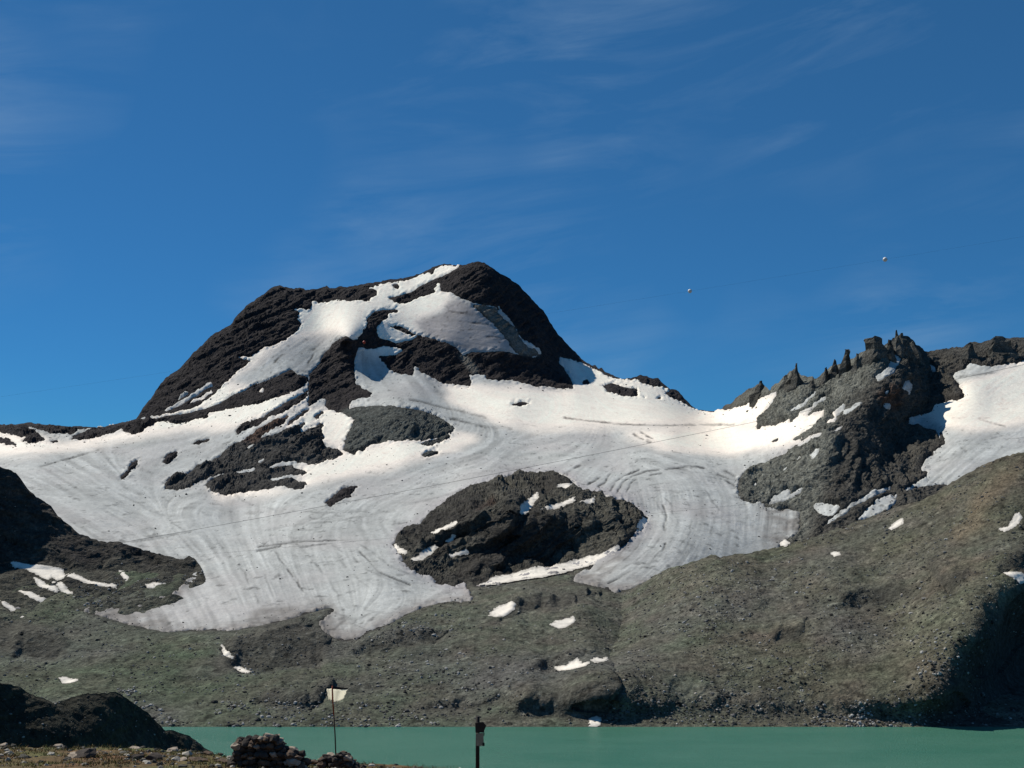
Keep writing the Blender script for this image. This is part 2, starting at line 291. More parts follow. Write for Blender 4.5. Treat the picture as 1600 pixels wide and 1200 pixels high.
PATCHES = [
 ([(766,965),(772,956),(783,951),(803,946),(802,954),(793,960),(778,965)],'A','slanting snow patch on the moraine just below the rock island'),
 ([(860,979),(870,974),(885,970),(897,968),(896,974),(884,982),(872,984)],'A','leaf-shaped snow patch on the moraine below the right glacier tongue'),
 ([(870,1047),(885,1044),(897,1038),(903,1035),(912,1040),(920,1040),(916,1044),(900,1047),(884,1050),(872,1050)],'A','larger humped snow patch of the pair above the dark shore hollow'),
 ([(925,1036),(932,1031),(940,1033),(948,1030),(946,1035),(936,1037),(928,1038)],'A','smaller snow patch of the pair above the dark shore hollow'),
 ([(966,1104),(970,1096),(974,1092),(976,1098),(973,1106)],'A','tiny upright snow patch right of the dark shore hollow'),
 ([(920,1135),(922,1126),(930,1121),(937,1123),(938,1132),(932,1136)],'A','snow block at the water edge under the dark shore hollow'),
 ([(93,1065),(105,1063),(121,1068),(110,1071),(98,1070)],'A','small bright snow patch on the moraine above the dark left hillock'),
 ([(348,1014),(354,1017),(360,1028),(361,1034),(355,1030),(350,1021)],'A','upper thin snow streak in the stream gully below the left tongue'),
 ([(366,1046),(372,1045),(382,1050),(391,1054),(386,1056),(374,1051)],'A','lower thin snow streak in the stream gully below the left tongue'),
 ([(750,917),(775,906),(800,900),(820,897),(850,890),(880,885),(915,877),(940,869),(966,858),(962,865),(930,881),(905,889),(885,895),(850,902),(820,908),(800,911),(770,916)],'A','long curved white snow strip along the foot of the rock island'),
 ([(675,833),(684,829),(700,826),(714,821),(715,825),(700,830),(684,835)],'A','flat snow bar high on the left half of the rock island'),
 ([(641,880),(655,873),(670,862),(680,856),(684,858),(674,867),(660,877),(648,881)],'A','curved snow streak near the left tip of the rock island'),
 ([(703,877),(716,872),(733,867),(734,870),(718,875),(706,879)],'A','thin snow bar low on the left half of the rock island'),
 ([(700,847),(708,840),(712,839),(706,846),(701,849)],'A','tiny snow fleck in the middle left of the rock island'),
 ([(811,804),(813,795),(824,786),(837,778),(839,783),(830,792),(824,803),(815,805)],'A','bright leaf-shaped snow patch in the upper middle of the rock island'),
 ([(870,767),(880,763),(892,763),(896,757),(884,750),(872,746),(874,742),(890,748),(902,758),(901,767),(890,769),(876,770)],'A','hook-shaped snow rim at the upper right top of the rock island'),
 ([(908,791),(916,786),(927,784),(926,788),(916,791)],'A','small snow fleck right of centre on the rock island'),
 ([(945,778),(951,774),(953,778),(947,781)],'A','roundish snow dot on the upper right edge of the rock island'),
 ([(993,830),(997,822),(1004,814),(1012,811),(1011,819),(1002,828),(996,833)],'A','bright snow patch at the right tip of the rock island'),
 ([(618,853),(624,860),(634,866),(632,869),(622,864),(616,858)],'A','short snow rim at the left tip of the rock island'),
 ([(845,801),(860,795),(880,789),(898,784),(896,788),(878,793),(860,799)],'A','thin snow thread across the middle of the rock island'),
 ([(15,881),(24,879),(50,883),(85,888),(98,892),(101,904),(90,907),(82,901),(75,907),(60,899),(40,891),(24,887)],'B','largest snow patch on the shaded left spur'),
 ([(104,899),(115,899),(130,906),(150,912),(168,916),(181,917),(180,920),(160,918),(140,914),(122,908),(106,903)],'B','long slanting snow strip in the middle of the left spur'),
 ([(229,917),(240,914),(258,915),(265,917),(258,919),(240,921),(231,920)],'B','small flat snow patch at the right end of the left spur'),
 ([(187,892),(194,894),(200,901),(204,906),(197,907),(190,900)],'B','small slanting snow fleck above the strip on the left spur'),
 ([(53,905),(62,908),(75,916),(90,922),(88,926),(72,921),(58,912)],'B','upper thin snow streak under the largest left spur patch'),
 ([(84,912),(94,913),(104,920),(112,929),(106,930),(94,922)],'B','short snow streak right of the thin streaks on the left spur'),
 ([(30,924),(42,926),(58,934),(76,941),(74,945),(56,939),(38,931)],'B','middle thin snow streak low on the left spur'),
 ([(1,942),(12,946),(26,956),(40,965),(36,968),(20,958),(4,948)],'B','lowest thin snow streak at the left edge of the photo'),
 ([(1391,829),(1397,821),(1404,816),(1412,813),(1410,818),(1402,824),(1395,831)],'C','slim slanting snow patch near the crest of the right hillside'),
 ([(1564,829),(1575,826),(1583,818),(1586,806),(1592,803),(1595,810),(1591,820),(1580,827),(1570,832)],'C','curved snow patch high at the right edge of the hillside'),
 ([(1569,900),(1580,899),(1592,899),(1599,904),(1597,910),(1591,914),(1587,906),(1574,904)],'C','forked snow patch at the right edge below the curved one'),
 ([(1300,869),(1305,865),(1312,865),(1313,869),(1305,872)],'C','lone tiny snow patch on the open right hillside'),
 ([(1219,851),(1226,845),(1233,849),(1228,854)],'C','tiny snow patch on the crest where hillside meets right tongue'),
]
BLUFFS = [[(390,1105),(400,1085),(440,1080),(480,1085),(512,1058),(520,1075),(505,1105),(440,1122)],[(540,1030),(560,1010),(640,982),(720,980),(690,1002),(600,1030)],[(620,1112),(700,1090),(800,1085),(750,1112),(650,1120)],[(770,975),(790,942),(840,928),(930,918),(945,930),(900,952),(830,965)],[(800,1125),(820,1090),(900,1068),(960,1055),(1015,1045),(1000,1095),(960,1132)],[(805,1058),(860,1025),(930,1015),(905,1040),(850,1055)],[(600,960),(640,975),(560,1005)]]

# ------------------------------------------------------------------ depth of the far land (u, v, distance)
A_PTS = [(-340,640,2500),(-150,660,2750),(0,663,2900),(150,667,2900),(217,650,2800),(300,553,3050),(430,447,3400),(555,446,3520),(650,430,3560),(700,413,3530),(745,409,3450),(800,440,3520),(860,505,3640),(910,564,3640),(1000,588,3500),(1090,640,3350),(1115,645,3280),
 (1185,597,2900),(1246,572,2700),(1320,548,2620),(1405,520,2620),(1440,550,2680),(1470,546,2690),(1500,543,2690),(1600,530,2700),(1960,560,2750),
 (350,560,3000),(450,500,3200),(500,500,3260),(480,545,3080),(400,590,2900),(600,450,3490),(640,500,3300),(740,510,3240),(780,548,3180),(700,535,3190),(800,597,3090),(870,607,3120),(840,540,3330),(780,450,3400),(700,602,3040),(620,587,3020),(540,529,2990),(522,530,3130),(566,535,3090),(500,635,2780),(560,610,2870),(450,600,2850),(300,650,2740),(350,665,2620),(450,672,2500),(400,720,2370),(375,772,2180),(270,765,2150),
 (620,636,2650),(630,665,2510),(600,693,2440),(650,615,2850),(800,640,2790),(1000,640,2950),(900,612,3100),(900,690,2500),(700,705,2390),(1050,680,2560),(150,700,2480),(50,690,2500),(0,720,2300),(-150,720,2250),(-340,720,2150),
 (100,745,2120),(300,800,1930),(500,800,1930),(700,775,2020),(600,750,2180),(950,715,2320),(840,735,2210),(1100,730,2190),(1080,800,1840),(1050,860,1600),(960,923,1420),(400,900,1500),(600,900,1470),(300,900,1520),(540,1000,1230),(400,982,1270),(250,988,1265),(700,942,1350),
 (540,1030,1160),(540,1080,1045),(800,945,1320),(900,960,1265),(900,1000,1185),(800,1050,1080),(100,1000,1235),(100,1067,1085),(-340,1000,1200),(-340,1137,951),(0,1137,951),(200,1137,951),(400,1137,951),(600,1137,951),(800,1137,951),(1000,1137,951),(700,1000,1200),(300,1050,1120),
 (860,1045,1095),(830,1078,1003),(900,1066,1006),(955,1056,1012),(830,1128,972),(900,1128,973),(955,1126,976),(960,1035,1110),(770,1110,990),(460,1085,1032),(440,1110,1000),
 (800,750,2090),(800,785,1735),(800,888,1600),(700,822,1715),(700,893,1590),(650,860,1640),(750,915,1480),(900,800,1745),(905,868,1635),(960,852,1610),(1010,812,1790),(617,850,1690),(960,800,1790),(750,800,1730),
 (1155,762,2040),(1200,722,2190),(1250,800,1880),(1220,855,1740),(1300,690,2060),(1330,640,2250),(1400,700,2190),(1470,690,2180),(1300,620,2440),(1400,600,2300),(1400,765,1890),(1440,735,2030),(1450,600,2520),(1480,575,2590),(1480,612,2460),(1480,650,2300),(1440,648,2370),(1550,640,2290),(1510,600,2420),(1600,572,2520),(1550,700,2090),(1490,730,2010),(1600,710,2040),(1960,700,2050),(1300,830,1760),(1500,820,1750),(1960,800,1750),(1200,1000,1420),(1500,1000,1420),(1960,1000,1420),(1500,1150,1010),(1960,1150,1010),(1200,1150,1010)]
def steps(f, polys, keep=.2):
    ms = [(blur(raster([p]), 3), np.array(p, float)) for p in polys]
    def g(U, V):
        D = f(U, V)
        for m, p in ms:
            k = samp(m, U + 16 * (vn(U / 22, V / 14, U * 0 + 3.3) - .5) + 9 * (vn(U / 7, V / 5, U * 0 + 8.3) - .5), V + 10 * (vn(U / 22, V / 14, U * 0 + 6.1) - .5) + 5 * (vn(U / 7, V / 5, U * 0 + 1.7) - .5))
            if not (k > .01).any(): continue
            us = np.linspace(p[:, 0].min(), p[:, 0].max(), 24); tops, bots = [], []
            for u in us:
                x, y = p[:, 0], p[:, 1]; x2, y2 = np.roll(x, -1), np.roll(y, -1); c = (x <= u) != (x2 <= u)
                ys = y[c] + (u - x[c]) / (x2[c] - x[c]) * (y2[c] - y[c]) if c.any() else np.array([p[:, 1].mean()])
                tops.append(ys.min()); bots.append(ys.max())
            v0 = np.convolve(np.pad((np.array(tops) + np.array(bots)) / 2, 2, mode='edge'), np.ones(5) / 5, 'valid')
            sel = k > .01
            D0 = f(U[sel], np.interp(U[sel], us, v0)); kk = k[sel]
            Dn = D.copy(); Dn[sel] = D[sel] * (1 - kk) + (D0 + keep * (D[sel] - D0)) * kk; D = Dn
        return D
    return g
ISL_DARK = [[(688,850),(700,830),(760,806),(800,796),(790,818),(740,846)],[(800,882),(810,832),(850,802),(900,820),(905,868),(850,886)],[(738,908),(745,884),(790,878),(800,894)],[(910,842),(930,806),(975,800),(960,842)]]
BENCH = [[(390,1108),(400,1088),(440,1082),(485,1086),(512,1058),(522,1076),(505,1108),(440,1124)],[(545,1030),(560,1008),(640,982),(722,980),(690,1004),(600,1032)],[(618,1114),(700,1088),(805,1082),(755,1114),(650,1122)],[(775,972),(795,942),(840,928),(930,920),(940,932),(895,952),(830,965)],[(805,1058),(860,1028),(930,1018),(905,1042),(850,1056)],[(350,1050),(365,1000),(470,968),(515,1000),(500,1048),(420,1056)],[(30,985),(90,985),(112,1015),(90,1040),(20,1030)]]
depthA = steps(steps(tps(A_PTS), ISL_DARK, .35), BENCH, .5)

ulist = np.r_[np.arange(-340, -12, 8), np.arange(-12, 1612, 1.5), np.arange(1612, 1960, 8)]
NR = 470
s = np.linspace(0, 1, NR)[:, None]
UU = np.broadcast_to(ulist, (NR, len(ulist))).copy()
vt = sky_v(ulist)
jag = (vn(ulist / 3.1, ulist * 0 + .3, ulist * 0) - .5) * 2.6 + (vn(ulist / 9.0, ulist * 0 + 5.3, ulist * 0) - .5) * 3.0
vt = vt + jag * np.where(ulist > 1110, 1.0, 0.75)
VV = vt + (1152 - vt) * s
VV = np.broadcast_to(VV, UU.shape).copy()
DD = depthA(UU, VV)
DD = shore_clamp(DD, VV)
PB = ray(UU, VV, DD)
NB = normals(PB)

dark_r = raster(ROCKS_DARK); round_r = raster(ROCK_ROUND); isl_r = raster(ROCK_ISLAND); rid_r = raster(ROCK_RIDGE); son_r = (box1(box1(raster(SNOW_ON), 1, 0), 1, 1) > .3).astype(np.float32); mor_r = raster(MORAINE)
rock_r = np.clip(dark_r + round_r + isl_r + rid_r, 0, 1) * (1 - son_r)
bare_r = np.clip(rock_r + mor_r, 0, 1)
wob = 1.0
WU = UU + fbm(PB, 20, 4, .6, seed=31) * 3.4 * wob; WV = VV + fbm(PB, 20, 4, .6, seed=32) * 2.4 * wob
m_bare = samp(blur(bare_r, 1, 1), WU, WV)
m_edge = samp(blur(bare_r, 4, 2), UU, VV); m_edge = 4 * m_edge * (1 - m_edge)
m_rock = samp(blur(rock_r, 4), UU, VV); m_wide = samp(blur(np.clip(rock_r, 0, 1), 9), UU, VV)
m_isl = samp(blur(isl_r, 3), UU, VV); m_rid = samp(blur(rid_r, 5), UU, VV); m_rnd = samp(blur(round_r, 2), WU, WV); m_mor = samp(blur(mor_r, 3), WU, WV)

EDGE_TOP = np.clip((VV - vt) / np.where(UU > 1110, 26.0, 10.0), 0.12, 1)            # keep the crest line itself near its place
far = DD / 3000.0
# bare rock: tilted strata and gullies
c30, s30 = math.cos(.6), math.sin(.6)
PR = np.stack([PB[..., 0] * c30 + PB[..., 2] * s30, PB[..., 1], -PB[..., 0] * s30 + PB[..., 2] * c30], -1)
strata = ridged(PR, 60, 5, seed=1, st=(.45, .6, 1.7))
gul = ridged(PB, 110, 6, seed=2, st=(1.2, .8, .6))
lump = fbm(PB, 45, 5, .6, seed=3)
amp = m_rock * (1 - .3 * m_rnd)
def ledges(P, L, tilt, wob_, seed):
    # tilted rock steps: slow rise, sharp drop towards the valley
    t = (P[..., 2] * .92 + P[..., 0] * tilt - P[..., 1] * .18) / L + wob_ * fbm(P, L * 4.5, 4, .55, seed=seed)
    f = t - np.floor(t); return np.where(f < .78, (1 - f / .78), (f - .78) / .22) - .5
step_a = ledges(PB, 34, -.55, 1.1, 13); step_b = ledges(PB, 13, -.5, 1.0, 14)
brk = np.clip(.55 + 1.1 * fbm(PB, 70, 3, seed=15), 0, 1.2)
fine = fbm(PB, 11, 3, .6, seed=16)
patch_f = np.clip(samp(blur(raster([p_[0] for p_ in PATCHES if p_[1] == 'A']), 3), UU, VV) * 1.3, 0, 1)
shore_f = np.clip((1134 - VV) / 34, 0.04, 1)
snow_in = np.clip((m_bare - .35) / .5, 0, 1)
blf = samp(blur(raster(BLUFFS), 5), UU, VV)
hr = amp * snow_in * (strata * 5.0 + gul * 8 + lump * 7 + brk * (step_a * 15 + step_b * 6.5) + fine * 5.0 + 3.2 * fbm(PB, 5, 2, seed=17) + 4.0) * EDGE_TOP * (1 + .25 * (m_isl > .3)) * np.where((m_isl < .3) & (UU < 1130) & (VV < 660), .5, 1) \
   + m_mor * (1 - m_rock) * (ridged(PB, 150, 4, seed=52, st=(1, .6, 1)) * 9 + ridged(PB, 60, 5, seed=4, st=(1, .8, 1)) * 4.2 + fbm(PB, 22, 4, .6, seed=5) * 2.4 + fine * .9 + (blf * .8 + .25) * brk * (step_a * 11 + step_b * 6)) * shore_f + 0.5 * fbm(PB, 20, 3, seed=6) * shore_f
hr = hr * (1 - .85 * patch_f)
HRs = hr * np.clip(far * 1.15, .5, 1.2)
P_rock = PB + NB * HRs[..., None]

# colours of bare ground (albedo, with some light and shade painted in)
def lerp(a, b, m): return a * (1 - m[..., None]) + np.array(b) * m[..., None]
col = np.zeros(PB.shape); col[:] = (.030, .0255, .026)
v1 = fbm(PB, 80, 4, seed=8); v2 = fbm(PB, 30, 4, seed=9); v3 = fbm(PB, 120, 3, seed=10)
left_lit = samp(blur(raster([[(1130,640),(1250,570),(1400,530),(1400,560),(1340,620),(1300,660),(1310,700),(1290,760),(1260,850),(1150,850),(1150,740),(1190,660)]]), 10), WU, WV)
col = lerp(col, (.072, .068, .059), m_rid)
col = lerp(col, (.150, .152, .130), left_lit * m_rid)  # sunlit left flank of the ridge, put in as paler rock
col = lerp(col, (.085, .081, .066), m_isl)
col = lerp(col, (.080, .086, .078), m_rnd)
mid_r = samp(blur(raster([[(250,770),(300,720),(480,655),(540,690),(500,770),(340,785)]]), 5), WU, WV)
col = lerp(col, (.068, .065, .060), mid_r * (1 - m_rnd))
red = samp(blur(raster([[(375,692),(450,648),(455,655),(400,695)],[(745,800),(770,780),(775,790),(750,808)],[(1370,620),(1390,605),(1410,610),(1400,640),(1375,640)]]), 3), WU, WV)
col = lerp(col, (.115, .066, .045), red * .8)
scree = samp(blur(raster(SCREE), 2), WU, WV)
col = lerp(col, (.155, .145, .125), scree)
turf = np.stack([.098 + .022 * v1 - .010 * v2, .100 + .018 * v1 + .010 * v2, .076 + .016 * v1], -1)
grey = np.array((.100, .098, .092))
lz = np.clip((760 - UU) / 500, 0, 1)[..., None]; turf = turf * (1 - lz * (1 - np.array((.84, .93, .84))))
turf = turf * (1 - np.clip(v3 + .2, 0, .75)[..., None]) + grey * np.clip(v3 + .2, 0, .75)[..., None]
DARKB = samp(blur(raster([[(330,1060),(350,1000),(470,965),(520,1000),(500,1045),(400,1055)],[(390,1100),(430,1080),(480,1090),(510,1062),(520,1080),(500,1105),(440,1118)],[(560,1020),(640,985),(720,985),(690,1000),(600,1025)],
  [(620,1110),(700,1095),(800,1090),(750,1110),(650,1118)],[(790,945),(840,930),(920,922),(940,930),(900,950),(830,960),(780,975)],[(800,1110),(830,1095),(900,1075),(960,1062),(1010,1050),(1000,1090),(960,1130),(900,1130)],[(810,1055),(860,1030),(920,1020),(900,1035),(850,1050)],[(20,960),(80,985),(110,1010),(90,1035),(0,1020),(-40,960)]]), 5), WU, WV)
turf = lerp(turf, (.070, .066, .056), DARKB * .8)  # darker outcrops and rubble; the shore hollow's shade is painted in too
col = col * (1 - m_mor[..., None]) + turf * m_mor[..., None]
isl_dark = np.clip(.5 - 2.2 * fbm(np.stack([PB[..., 0] * .8 + PB[..., 2] * .6, PB[..., 1] * .5, PB[..., 2] * .8 - PB[..., 0] * .6], -1), 46, 4, .6, seed=34, st=(.35, .6, 1.5)), 0, 1)
col = lerp(col, (.034, .031, .029), isl_dark * (m_isl * .75 + .45 * mid_r * (1 - m_rnd)) * (1 - m_mor))
speck = np.clip(fbm(PB, 7, 2, seed=12) - .22, 0, 1); spd = np.clip(fbm(PB, 6, 2, seed=11) - .2, 0, 1)
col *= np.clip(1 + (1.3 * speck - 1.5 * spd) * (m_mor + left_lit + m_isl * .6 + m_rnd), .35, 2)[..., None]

# back slopes behind the crest
def with_back(P, c, steps):
    B = [P[0] + np.array([0, dy, -dz]) for dy, dz in steps][::-1]
    return np.concatenate([np.stack(B), P], 0), np.concatenate([np.repeat(c[:1], len(steps), 0), c], 0)
nb = 2
P_all, c_all = with_back(P_rock, col, [(50, 30), (500, 500)])
zone = np.zeros((NR - 1, len(ulist) - 1), int)                        # which named piece of land a face belongs to
cu, cv = UU[:-1, :-1], VV[:-1, :-1]
zi = m_isl[:-1, :-1] > .5
zr = (cu > 1130) & (cv < 900) & (m_mor[:-1, :-1] < .5)
zm = (m_mor[:-1, :-1] > .5)
zone[zr] = 2; zone[zm] = 3; zone[zi] = 1
zone = np.concatenate([np.repeat(zone[:1], nb, 0), zone], 0)
# glacier surface sheet decides which rock stays buried: drop faces far under the ice
ice_r = 1 - bare_r
buried = samp(blur(bare_r, 9), UU, VV) < .004
bk = np.concatenate([np.zeros((nb, len(ulist) - 1), bool), buried[:-1, :-1] & buried[1:, 1:]], 0)
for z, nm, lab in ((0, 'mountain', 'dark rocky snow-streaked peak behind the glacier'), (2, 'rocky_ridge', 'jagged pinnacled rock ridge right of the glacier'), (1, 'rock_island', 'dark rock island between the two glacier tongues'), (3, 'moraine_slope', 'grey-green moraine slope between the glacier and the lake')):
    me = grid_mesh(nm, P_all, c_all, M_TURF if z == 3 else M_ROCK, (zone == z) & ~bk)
    setp(link(nm, me), lab, None, None, 'structure')

# ------------------------------------------------------------------ snow and glacier ice
def lic(blk=3, LL=22, mixk=.5):
    fl = np.array([(100,740,.7,.4),(0,700,1,.1),(200,800,.9,.45),(300,850,.8,.8),(330,930,.6,1),(400,880,.45,1),(450,940,.4,1),(520,960,.5,.9),(530,880,.5,1),(600,850,.5,1),(650,905,.9,.6),(690,935,-1,.35),(600,960,-.9,.6),(700,720,-1,.2),(500,790,-1,.35),(600,770,-1,.33),(300,760,-.9,.3),(850,700,-1,.22),
        (1000,718,1,-.1),(1060,728,1,.15),(1120,755,.6,.8),(1110,800,-.1,1),(1080,840,-.5,1),(1030,880,-.9,.7),(960,910,-1,.5),(1030,790,.1,1),(1005,770,.3,1),(970,745,-.9,.8),(940,740,-.9,.7),(1000,850,-.6,.9),(1060,680,-1,.12),(1170,760,.4,.8),(1190,820,-.1,1),
        (480,550,-.7,.5),(560,480,-.3,1),(700,510,1,.12),(740,530,1,.15),(650,600,.5,.6),(620,620,.6,.7),(800,620,.9,.2),(1000,640,1,.15),(1550,660,-.8,.5),(1500,720,-.7,.6),(250,680,-1,.15),(500,650,-.6,.7)], float)
    h, wd = 620, 1660
    v, u = np.mgrid[395:395 + h, -30:-30 + wd].astype(np.float32)
    fx = np.zeros_like(u); fy = np.zeros_like(u)
    for x, y, a_, b_ in fl:
        k = 1 / ((u - x) ** 2 + (v - y) ** 2 + 300) ** 1.5; n = math.hypot(a_, b_)
        fx += k * a_ / n; fy += k * b_ / n
    n = np.sqrt(fx * fx + fy * fy) + 1e-9; fx /= n; fy /= n
    ns = rng.random((h, wd)).astype(np.float32)
    ns = (1 - mixk) * ns + mixk * np.repeat(np.repeat(rng.random((h // blk + 1, wd // blk + 1)), blk, 0), blk, 1)[:h, :wd].astype(np.float32)
    acc = np.zeros_like(ns); tot = 0
    for sg in (1, -1):
        x = u + 30; y = v - 395
        for k in range(LL):
            xi = np.clip(x, 0, wd - 1).astype(int); yi = np.clip(y, 0, h - 1).astype(int)
            acc += ns[yi, xi]; tot += 1
            x = x + sg * fx[yi, xi] * 1.3; y = y + sg * fy[yi, xi] * 1.3
    acc /= tot; acc = (acc - acc.mean()) / acc.std()
    full = np.zeros((VH, UW), np.float32); full[395 - V0:395 - V0 + h, -30 - U0:-30 - U0 + wd] = acc
    return full
LIC = samp(lic(), UU, VV)
BAND = samp(blur(lic(7, 48, .9), 1, 1), UU + 5 * fbm(PB, 60, 3, seed=48), VV + 3 * fbm(PB, 60, 3, seed=49)); lmod2 = np.clip(.6 + 1.1 * fbm(PB, 140, 3, seed=50), .1, 1.2)
CLEAN = [[(540,430),(730,405),(728,420),(690,445),(695,460),(714,464),(702,472),(698,484),(680,495),(652,503),(658,515),(670,527),(640,560),(590,560),(560,532),(535,522),(505,526),(460,534),(430,545),(400,572),(345,610),(330,600),(440,480),(470,460)],
 [(-340,660),(0,672),(110,690),(230,668),(330,650),(482,608),(484,624),(470,636),(440,650),(390,664),(360,669),(300,674),(200,690),(150,700),(90,708),(0,716),(-340,720)],
 [(475,636),(560,640),(560,705),(530,705),(500,690),(440,672)],[(230,660),(350,600),(480,620),(250,670)],
 [(470,725),(530,708),(600,690),(700,680),(715,672),(755,688),(720,700),(680,716),(640,724),(600,735),(560,740),(520,750),(485,762),(400,778),(340,782),(320,760),(400,765),(470,765)],
 [(680,598),(900,610),(1110,645),(1216,610),(1190,660),(1150,664),(1140,666),(1000,668),(900,672),(830,676),(790,666),(750,650),(710,635)],
 [(965,676),(1060,670),(1170,668),(1300,640),(1310,660),(1250,692),(1205,700),(1150,713),(1100,709),(1040,706),(1000,692)],[(880,560),(1100,590),(1110,645),(900,612)],
 [(1430,640),(1600,560),(1960,560),(1960,655),(1600,664),(1520,674),(1470,668)]]
PURPLE = [[(648,506),(697,488),(698,478),(714,470),(735,478),(752,492),(772,512),(790,530),(806,552),(780,552),(735,552),(700,538),(672,526)]]
CREV = [[(953,768),(962,755),(975,745),(998,735)],[(963,772),(972,757),(988,745),(1012,737),(1030,735)],[(918,760),(930,752),(938,747)],[(934,763),(945,755),(953,742)],[(980,770),(984,758),(994,750)],[(1015,744),(1035,741)],[(1040,735),(1072,731),(1100,733)],[(1120,742),(1140,750)],[(1125,750),(1147,760)],[(1130,738),(1150,746)],[(880,742),(900,731),(908,728)],
 [(990,680),(1005,688)],[(1000,675),(1020,688)],[(1010,690),(1018,692)],[(62,731),(110,718),(155,705)],[(205,848),(300,832)],[(400,856),(460,848),(520,846),(554,848)],[(400,862),(440,854)],[(470,858),(510,852)],[(700,502),(740,505),(765,508)],[(690,510),(700,511)],[(700,488),(740,492)],[(640,625),(700,640),(760,655)],[(700,655),(760,668),(800,672)],[(430,568),(440,555)],[(480,570),(490,555)],[(490,548),(500,540)],[(440,548),(425,560)],
 [(1500,700),(1510,708)],[(1530,655),(1570,668)],[(1500,590),(1560,582)],[(820,530),(760,528)],[(560,860),(590,895),(640,915)],[(430,865),(455,900),(475,925)],[(1035,790),(1042,810),(1036,830)],[(1040,850),(1034,862)],[(950,912),(985,895)],[(880,655),(960,664),(1020,667),(1150,665)]]
m_clean = samp(blur(raster(CLEAN), 6), UU + 14 * fbm(PB, 90, 4, seed=21), VV + 8 * fbm(PB, 90, 4, seed=22))
m_pur = samp(blur(raster(PURPLE), 3), UU + 9 * fbm(PB, 40, 4, seed=54), VV + 5 * fbm(PB, 40, 4, seed=55))
m_crev = samp(blur(lines(CREV, 0.6), 1, 1), UU + 3 * fbm(PB, 40, 3, seed=23), VV + 2 * fbm(PB, 40, 3, seed=24)) * np.clip(.75 + 1.2 * fbm(PB, 30, 3, seed=25), 0.1, 1.3)
FLOW = [[(405,866),(436,900),(450,940),(452,962)],[(424,858),(458,895),(478,930),(484,955)],[(462,852),(500,888),(528,928),(538,970)],[(500,858),(548,892),(580,925)],[(520,852),(570,888),(620,912),(680,925)],[(560,850),(610,885),(650,905),(700,925)],[(340,850),(380,895),(405,945)],[(370,850),(410,890),(432,945)],
 [(1022,782),(1040,808),(1038,836),(1012,866),(970,892)],[(1040,780),(1058,812),(1052,842),(1022,878),(985,900)],[(1062,770),(1082,806),(1072,842),(1040,876)],[(985,846),(962,872),(930,892)],[(1000,850),(972,880),(935,902)],[(1018,880),(985,902),(955,915)],[(1100,760),(1120,800),(1108,840)],[(1000,742),(1060,734),(1120,744),(1150,764)],[(300,740),(380,785),(430,800)],[(620,800),(520,815),(420,830)],[(760,760),(640,790),(560,812)],[(180,770),(260,810),(300,840)]]
m_flow = samp(blur(lines(FLOW, 0.6), 1, 1), UU + 7 * fbm(PB, 50, 4, seed=56), VV + 4 * fbm(PB, 50, 4, seed=57)) * np.clip(.6 + 1.5 * fbm(PB, 24, 3, seed=58), 0, 1.3)
near_edge = samp(blur(mor_r, 14), UU, VV)
isl_edge = samp(blur(isl_r, 11), UU, VV)
lmod = np.clip(.55 + 1.3 * fbm(PB, 110, 3, seed=36), .08, 1.3)
icec = np.zeros(PB.shape); icec[:] = (.448, .458, .438)
big = fbm(PB, 160, 4, seed=26)
icec *= (1 + .14 * big + (.10 * LIC * lmod + .15 * fbm(PB, 9, 3, .6, seed=33) + .13 * fbm(PB, 34, 4, .6, seed=35)) * (1 - m_clean))[..., None]
icec = lerp(icec, (.42, .405, .39), np.clip(fbm(PB, 120, 4, seed=28) * 1.3 + .1, 0, .8))
icec = lerp(icec, (.25, .23, .215), np.clip(near_edge * 2.4 + (fbm(PB, 26, 4, .6, seed=27)) * near_edge * 4, 0, .85))
dirty = samp(blur(raster([[(1180,772),(1215,790),(1262,800),(1262,862),(1195,862),(1190,820)],[(60,940),(160,940),(260,962),(260,1000),(60,990)],[(400,950),(520,940),(560,1010),(380,1000)],[(885,915),(930,885),(985,845),(1000,850),(950,905),(960,930),(880,920)]]), 6), UU + 16 * fbm(PB, 60, 4, seed=43), VV + 10 * fbm(PB, 60, 4, seed=44))
icec = lerp(icec, (.20, .185, .17), np.clip(dirty * (.62 + .9 * fbm(PB, 22, 4, .6, seed=45)), 0, .85))
crk = np.clip(1 - np.abs(fbm(np.stack([PB[..., 0] * .9 + PB[..., 1] * .15, PB[..., 1] * .5, PB[..., 2]], -1), 46, 3, seed=46, st=(.5, 1.6, 2))) / .035, 0, 1) * np.clip(fbm(PB, 150, 3, seed=47) * 3 - .1, 0, 1)
icec *= (1 - .42 * crk * (1 - m_clean))[..., None]
icec *= (1 + .13 * np.clip(BAND, -1.6, 1.2) * lmod2 * (1 - m_clean))[..., None]
icec = lerp(icec, (.34, .31, .32), np.clip(isl_edge * 1.6, 0, .5))
clean = np.array((.95, .85, .735)) * (1 + .03 * big)[..., None] * (1 + .018 * LIC)[..., None]
icec = icec * (1 - m_clean[..., None]) + clean * m_clean[..., None]
icec = lerp(icec, (.37, .345, .335), m_pur)
icec *= (1 - .16 * m_pur * np.clip(fbm(PB, 40, 4, .6, seed=53, st=(.35, .35, 3)) * 2.5, 0, 1))[..., None]
icec *= (1 + .07 * m_pur * LIC)[..., None]
grime = np.clip(fbm(PB, 14, 3, .6, seed=29) - .34, 0, 1) * (1 - .7 * m_clean)
icec *= (1 - .42 * np.clip(m_flow * 1.8, 0, 1))[..., None]
icec *= (1 - np.clip(grime * 2.2, 0, .5) - .72 * np.clip(m_crev * 2.4, 0, 1))[..., None]
icec = np.clip(icec, .05, .9)
